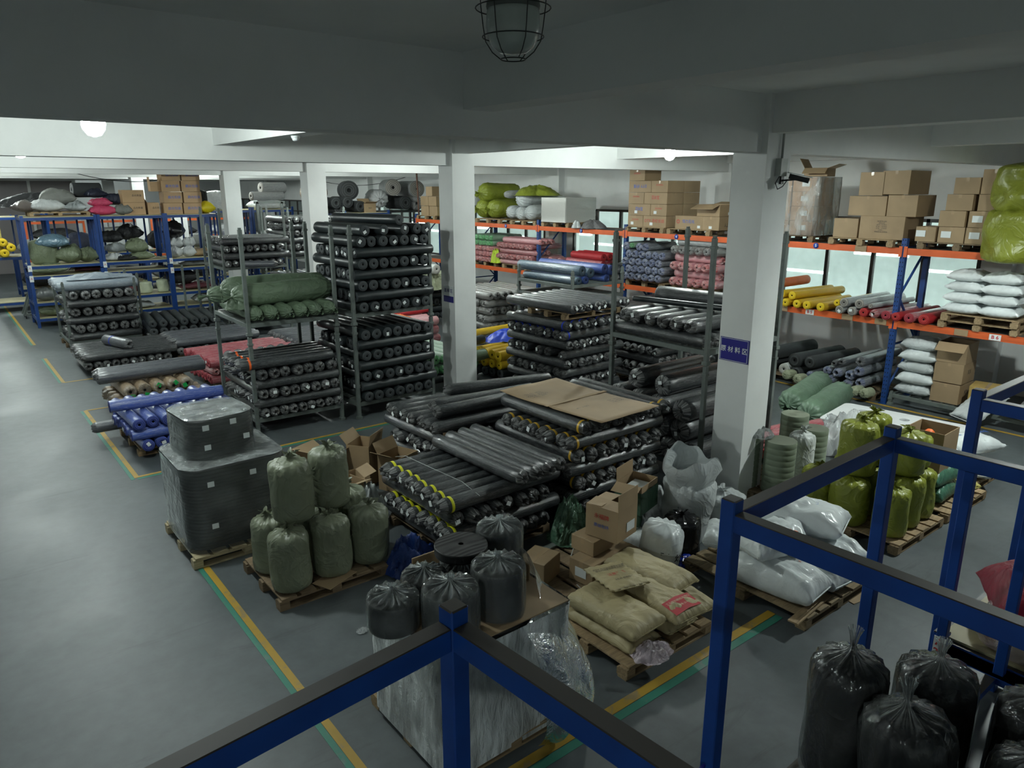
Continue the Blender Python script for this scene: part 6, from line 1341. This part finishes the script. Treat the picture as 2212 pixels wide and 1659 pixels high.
BLC = woven('blue_grey_clear_cloth', (.12, .2, .26), .25, .8); NAV = woven('navy_goods', (.012, .016, .035), .6, .5); PUR = woven('maroon_goods', (.12, .03, .04), .5, .6)
ZT3 = 3.205
pallet(2.5, 25.55, 'pallet on top of the left blue shelf bay', 1.55, 1.1, z=3.205)
items = [  # kind, x, y, z, size..., material, label
 ('bag', 3.0, 26.0, 3.335, .95, .6, .36, WH, 10, 'pale dusty sack on the pallet on top of the left blue bay'),
 ('bag', 3.35, 26.3, 3.5, 1.0, .7, .5, GRC, -5, 'large grey sack behind the pale one on the left blue bay'),
 ('bag', 2.45, 26.0, 3.33, .6, .5, .32, plain('brown_grey_bag', (.12, .1, .09), .4, bmp=.5), 20, 'brown-grey plastic bag at the left end of the top pallet'),
 ('bag', 3.75, 25.9, 3.335, .6, .5, .28, CB, -10, 'crumpled clear bag at the right of the top pallet'),
 ('bag', 4.45, 25.8, 3.21, .8, .5, .3, PK, 0, 'lower pink bag on top of the middle blue bay'),
 ('bag', 4.4, 25.85, 3.45, .6, .45, .28, PK, 8, 'upper pink bag on top of the middle blue bay'),
 ('bag', 4.9, 26.2, 3.5, .8, .5, .35, NAV, -8, 'navy goods in a bag behind the pink bags'),
 ('bag', 4.4, 26.3, 3.72, .6, .4, .25, NAV, 12, 'dark red and navy bag on top behind the pink bags'),
 ('bag', 4.98, 25.7, 3.21, .5, .4, .32, GRC, 0, 'grey bag beside the small cartons on the middle blue bay'),
 ('sack', 2.75, 25.95, 1.82, .36, .7, GY, 'big olive-grey square bundle on the left blue bay'),
 ('bag', 3.0, 25.75, 2.3, .9, .6, .38, BLC, -12, 'blue-grey plastic bag on top of the square bundle'),
 ('ball', 3.4, 25.85, 1.82, .7, .56, GY, 'round olive-grey sack in the middle of the left blue bay'),
 ('ball', 3.85, 25.9, 1.82, .55, .44, GY, 'small olive-grey sack at the right of the left blue bay'),
 ('bag', 2.75, 25.65, 1.56, 1.0, .6, .3, GY, 0, 'flattened green bundle overhanging the left blue bay'),
 ('bag', 4.55, 25.8, 1.82, .6, .5, .22, WH, 0, 'white plastic bag low on the middle blue bay'),
 ('bag', 4.7, 26.0, 2.05, .6, .5, .3, CB, 20, 'clear plastic bag in the middle blue bay'),
 ('bag', 4.6, 26.2, 2.35, .8, .5, .35, DK, -20, 'dark stiff cloth standing up in the middle blue bay'),
 ('ball', 5.25, 25.8, 2.02, .66, .46, GY, 'olive-grey round sack with a white tag in the middle blue bay'),
 ('bag', 5.35, 25.75, 1.82, .75, .5, .25, GY, 0, 'olive-grey lumpy sack at the bottom of the middle blue bay'),
 ('bag', 5.2, 26.4, 2.4, .8, .5, .5, DK, 30, 'dark goods piled at the back of the middle blue bay'),
 ('bag', 4.9, 25.65, 1.82, .6, .4, .16, DK, 0, 'flat black bag at the bottom of the middle blue bay'),
 ('ball', 6.45, 25.9, 2.42, .62, .58, plain('black_bin_liner', (.01, .01, .011), .2, bmp=.6, sc_=3), 'shiny black plastic ball-shaped bag in the right blue bay'),
 ('ball', 6.38, 25.75, 1.82, .4, .36, WH, 'white round bundle, lower left of four'), ('ball', 6.78, 25.75, 1.82, .4, .36, WH, 'white round bundle, lower right of four'),
 ('ball', 6.48, 25.85, 2.12, .38, .34, WH, 'white round bundle, upper left of four'), ('ball', 6.84, 25.85, 2.12, .38, .34, WH, 'white round bundle, upper right of four'),
 ('bag', 6.4, 26.1, 2.05, .7, .5, .35, GRC, 0, 'grey bags behind the white bundles'),
 ('bag', 7.2, 25.9, 1.82, .7, .6, .25, CARD, 0, 'brown folded goods at the right of the right blue bay'),
 ('bag', 2.6, 25.8, .75, .6, .5, .4, plain('grey_clear_goods', (.1, .11, .11), .3, bmp=.5), 0, 'grey plastic bag on the lower shelf of the left blue bay'),
 ('bag', 3.3, 25.8, .75, .7, .5, .4, DK, 10, 'dark goods on the lower shelf of the left blue bay'),
 ('bag', 2.8, 25.8, .29, 1.0, .6, .42, GY, 0, 'olive-grey sack at the bottom of the left blue bay'),
 ('sack', 5.35, 25.7, .75, .18, .36, plain('clear_yellowish_bag', (.5, .55, .4), .25, bmp=.5), 'small tied white and yellow bag, left of two on the middle blue bay'),
 ('sack', 5.85, 25.7, .75, .18, .4, plain('clear_yellowish_bag', (.5, .55, .4), .25, bmp=.5), 'small tied white and yellow bag, right of two on the middle blue bay'),
 ('bag', 5.1, 25.8, .29, .9, .6, .2, CB, 0, 'clear bag of odds at the bottom of the middle blue bay'),
 ('bag', 4.9, 26.0, .75, .7, .6, .45, PUR, 0, 'maroon goods deep in the middle blue bay'),
 ('bag', 6.9, 25.9, .75, 1.1, .6, .22, PUR, 0, 'pinkish bags on the lower shelf of the right blue bay'),
 ('bag', 7.0, 25.9, 1.52, 1.0, .6, .16, CB, 0, 'clear plastic bag lying between the tiers of the right blue bay'),
 ('bag', 7.1, 25.8, .29, .7, .5, .3, WH, 0, 'white packed goods at the bottom of the right blue bay'),
 ('bag', 6.5, 25.9, .95, 1.0, .7, .5, DK, 0, 'black plastic goods above the pinkish bags'),
 ('bag', 3.9, 26.2, 1.53, .9, .8, .14, PUR, 0, 'maroon flat goods between tiers of the left blue bay'),
]
for i, it in enumerate(items):
    if it[0] == 'bag':
        _, x, y, z, L, W, T, m, rz, lab = it; bag('goods_bag', L, W, T, 100 + i, m, (x, y, z), (0, 0, R(rz)), lab, 'bag', ex=2.4, ears=.08, wr=.06, seam=False)
    elif it[0] == 'ball':
        _, x, y, z, w_, h, m, lab = it; bag('goods_bag', w_, w_ * .95, h, 100 + i, m, (x, y, z), (0, 0, i * 1.1), lab, 'bag', ex=1.9, ears=.0, wr=.09, seam=False)
    else:
        _, x, y, z, rr, h, m, lab = it; tied('tied_goods_sack', rr, h, i % 5, m, loc=(x, y, z), rz=i, label=lab, cat='sack', lump=.14)
heap('black_sheeting', 2.2, 1.0, .45, 81, DK, (2.9, 26.75, 3.45), 'black sheeting spread behind the sacks on the left blue bay', 'sheet')
roll('fuzz', 4.2, 26.6, 3.95, R(5), .8, .22, 'dark felt roll standing proud above the pink bags', None, 0)
B8 = cardboard('brown_carton_far', (.4, .26, .14))
for i, (x, z, wd, h) in enumerate(((5.3, 0, .62, .37), (5.3, .375, .62, .37), (5.85, 0, .34, .36))):
    carton(x, 25.85, ZT3 + z, wd, .5, h, 0, 'brown carton %s of the small group on the middle blue bay' % ('low left', 'high left', 'single right')[i], mat=B8, txt=(('-y', .1, h * .55, .07, '品名数量', INK),), opened=(('-x', 60),) if i == 2 else ())
for c_ in range(2):
    for r_ in range(4): carton(6.42 + .6 * c_ - .05 * (3 - r_) * 0 + .02 * (r_ % 2), 25.8, ZT3 + .345 * r_, .56, .5, .34, R((r_ % 2) * 3 - 1), 'brown carton with blue print, %s up in the %s column of the tall pile' % (ORD[r_], ('left', 'right')[c_]), mat=B8, txt=(('-y', .04, .17, .1, '晨光包装', INKBLUE),))
carton(5.98, 25.8, ZT3 + .7, .3, .3, .3, 0, 'empty carton flap sticking out left of the tall pile', mat=B8, opened=(('-x', 90),))
bag('yellow_bag', .5, .5, .4, 120, plain('yellow_nylon', (.75, .6, .01), .4, bmp=.4), (7.5, 25.8, ZT3), (0, 0, 0), 'bright yellow round bag right of the tall carton pile', 'bag', ex=2.2, seam=False)
tied('black_round_bag', .22, .72, 3, DK, loc=(7.5, 26.3, ZT3), label='black rounded case above the yellow bag', cat='bag', knot=False)
t_ = tag(ob('yellow_cylinder', mk('yc', *rings([(.17, 0), (.17, 1.05), (.14, 1.05), (.14, .4)], seg=24), [plain('pale_yellow_foam', (.5, .42, .1), .6)]), loc=(1.85, 29.7, 1.83), rot=(.1, 0, 0)), 'pale yellow foam tube standing at the left edge', 'tube')
for i in range(3): roll('yellow', 2.0 + .2 * (i % 2), 29.6, 1.95 + .17 * i, R(90), .8, .13, '%s yellow-brown roll end at the left edge' % ORD[i], None, 0)
t_ = thing('grey_trolley', 'grey handcart with slatted base parked at the left aisle', 'trolley', (2.3, 27.5, 0))
ob('trolley_frame', mk('tf', *join([bar((-.2, 0, .1), (.15, .1, 1.0), .05), bar((-.2, .5, .1), (.15, .55, 1.0), .05), bar((-.2, 0, .12), (.9, 0, .12), .05), bar((-.2, .5, .12), (.9, .5, .12), .05)] + [bar((-.1 + .2 * i, 0, .13), (-.1 + .2 * i, .5, .13), .04) for i in range(5)]), [GREYSTEEL], smooth=False), t_)
for px, py in ((-.15, .02), (.85, .02), (-.15, .48), (.85, .48)): ob('wheel', mk('wh', *rings([(.03, -.015), (.05, -.012), (.05, .012), (.03, .015)], seg=14, axis='x'), [BLACK]), t_, (px, py, .05))
bag('goods_bag', .8, .6, .35, 131, CB, (2.9, 27.7, .16), (0, 0, .3), 'clear plastic bag on the grey handcart', 'bag', seam=False)
# dark goods behind the blue bays and in the far aisle
for i in range(7):
    x = 2.6 + 1.5 * i; blue_shelf(x, 33.0, 1.4, 1.2, '%s distant blue shelf from the left, behind the near blue bays' % ORD[i], zs=(.3, 1.5)); 
    for j, z in enumerate((.35, 1.55)): bag('goods_bag', 1.2, .9, .6 + .2 * (i % 2), 140 + (i + j) % 4, (DK, GRC, NAV, WH)[(i + j) % 4], (x + .7, 33.5, z), (0, 0, 0), 'goods on the %s of the %s distant blue shelf' % (('lower board', 'upper board')[j], ORD[i]), 'bag', seam=False, ex=2.5)
for i, (x, z, rr, m) in enumerate(((3.4, 3.0, .3, DK), (9.2, 3.2, .32, GRC))): pass
# --- big felt and silver rolls on the racks at the back right
blue_shelf(11.9, 24.6, 1.75, 1.3, 'blue shelf tier carrying the thick felt rolls, right of the second column', zs=(.3, 1.5), z0=0)
blue_shelf(11.9, 24.6, 1.75, 1.3, 'upper blue shelf tier carrying the thick felt rolls, right of the second column', zs=(.12, 1.45), z0=1.68, top=1.55)
blue_shelf(8.0, 27.4, 1.5, 1.2, 'bright blue shelf tier between the second and third columns', zs=(.3, 1.5)); blue_shelf(8.0, 27.4, 1.5, 1.2, 'upper bright blue shelf tier between the second and third columns', zs=(.12, 1.55), z0=1.68, top=1.66)
blue_shelf(9.6, 27.4, 1.5, 1.2, 'bright blue shelf tier just left of the second column', zs=(.3, 1.5)); blue_shelf(9.6, 27.4, 1.5, 1.2, 'upper bright blue shelf tier just left of the second column', zs=(.12, 1.55), z0=1.68, top=1.66)
BR = lambda k, x, y, z, L, r, lab, a=90: roll(k, x, y, z, R(a), L, r, lab, None, 0)
BR('fuzz', 12.55, 25.6, 3.93, 1.5, .34, 'thickest dark felt roll, high on the far racks', 68)
BR('fuzz', 11.1, 25.2, 3.56, 1.2, .24, 'dark felt roll cut by the second column'); BR('fuzz', 11.6, 25.2, 3.5, 1.2, .19, 'dark felt roll beside the second column')
BR('fuzz', 12.05, 25.2, 3.52, 1.2, .2, 'dark felt roll in the middle of the far racks'); BR('fuzz', 11.75, 25.3, 3.3, 1.2, .18, 'low dark felt roll on the far racks'); BR('fuzz', 12.6, 25.3, 3.36, 1.2, .2, 'dark roll half behind the small carton')
BR('brown', 11.35, 25.9, 3.85, 1.0, .33, 'thick olive-brown roll behind the dark felt rolls')
BR('silver', 14.2, 25.4, 4.03, 1.6, .3, 'silver-wrapped roll with beige spiral end, high at the far racks', 70); BR('fuzz', 14.5, 25.4, 3.48, 1.4, .25, 'grey-green felt roll under the silver ones', 88); BR('silver', 15.1, 25.5, 3.98, 1.5, .3, 'dusty roll under plastic at the upper right of the far racks', 84); BR('greyr', 15.05, 25.5, 3.45, 1.4, .26, 'dusty grey roll at the lower right of the far racks', 88)
bundle('silver_bundle', 1.6, .34, 3, KIND['silver']['b'](), (13.6, 25.4, 3.62), R(72), 'large silver-wrapped gathered bundle on the far racks')
carton(12.95, 24.9, 3.15, .5, .4, .32, R(4), 'small open brown carton in front of the far felt rolls', opened=(('-y', 20), ('+y', 60)), txt=(('-y', 0, .15, .07, '易碎', INK),))
carton(12.95, 25.1, 2.6, 1.1, .5, .5, 0, 'long brown carton inside the blue frame under the felt rolls', txt=(('-y', 0, .2, .07, 'CARTON', INK),))
t_ = thing('black_rack', 'black steel rack under the silver rolls', 'rack', (13.75, 24.7, 0))
for px in (0, 1.6):
    for py in (0, 1.2): ob('post', bxm('post', [(px - .04, py - .04, 0, px + .04, py + .04, 3.2)], BLACK), t_)
for z in (3.18, 2.2, 1.2): ob('shelf_deck', bxm('deck', [(0, 0, z - .06, 1.6, 1.2, z)], BLACK), t_)
for i in range(5): BR('black', 13.95 + .28 * i, 25.2, 2.35, 1.4, .13, '%s dark wrapped roll from the left on the black rack' % ORD[i])
for i in range(5): BR('black', 13.95 + .28 * i, 25.2, 1.35, 1.4, .13, '%s dark wrapped roll from the left, low on the black rack' % ORD[i])
bag('white_goods', 1.2, .9, .35, 150, WH, (10.3, 27.9, 3.25), (0, 0, .1), 'white flat bales on the blue shelf left of the second column', ex=4, seam=False)
BR('silver', 10.3, 27.7, 3.72, 1.3, .16, 'grey roll lying on the white bales', 10); BR('silver', 10.6, 27.9, 4.02, 1.0, .2, 'silver roll topmost beside the second column', 12)
tied('white_round_sack', .4, .65, 3, WH, loc=(8.5, 27.9, 3.25), label='big white round sack right of the third column', knot=False, lump=.1)
t_ = thing('steel_gate', 'grey steel frame standing between the columns', 'frame', (9.0, 25.2, 0))
for px in (0, .85): ob('post', bxm('post', [(px - .04, -.04, 0, px + .04, .04, 3.55)], GREYSTEEL), t_)
ob('cross_bar', bxm('cb', [(-.1, -.04, 3.5, .95, .04, 3.58)], GREYSTEEL), t_)
# far hall: orange-posted racks and bright aisle beyond
for i in range(4):
    t_ = thing('far_orange_rack', '%s far orange-posted rack beyond the blue shelves' % ORD[i], 'rack', (3.5 + 2.5 * i, 38.0, 0))
    for px in (0, 2.2): ob('post', bxm('post', [(px - .04, -.04, 0, px + .04, .04, 2.6)], ORANGE), t_)
    for z in (1.0, 1.8, 2.6): ob('beam', bxm('beam', [(0, -.03, z - .1, 2.2, .03, z)], ORANGE), t_)
    bag('goods_bag', 1.9, .9, .5, 160 + i, (DK, GRC, DK, WH)[i], (4.6 + 2.5 * i, 38.4, 1.8), (0, 0, 0), 'goods piled on the %s far orange-posted rack' % ORD[i], 'bag', seam=False)
# the black rolls that show smallest, deep in the stacks, as one mass
if far_rolls:
    bm = bmesh.new(); mats = []
    for me, mt in far_rolls:
        a = len(bm.verts); f0 = len(bm.faces); bm.from_mesh(me); bm.verts.ensure_lookup_table(); bm.faces.ensure_lookup_table()
        for v in bm.verts[a:]: v.co = mt @ v.co
        for f in bm.faces[f0:]:
            m = me.materials[f.material_index]
            if m not in mats: mats.append(m)
            f.material_index = mats.index(m)
    me = bpy.data.meshes.new('black_wrapped_rolls'); bm.to_mesh(me); bm.free()
    for m in mats: me.materials.append(m)
    o = ob('black_wrapped_rolls', me); tag(o, 'many more black wrapped rolls deep in the stacks, showing only as slivers', 'fabric rolls'); o['kind'] = 'stuff'
for o in C.objects:
    if 'rid' in o and not False: del o['rid']
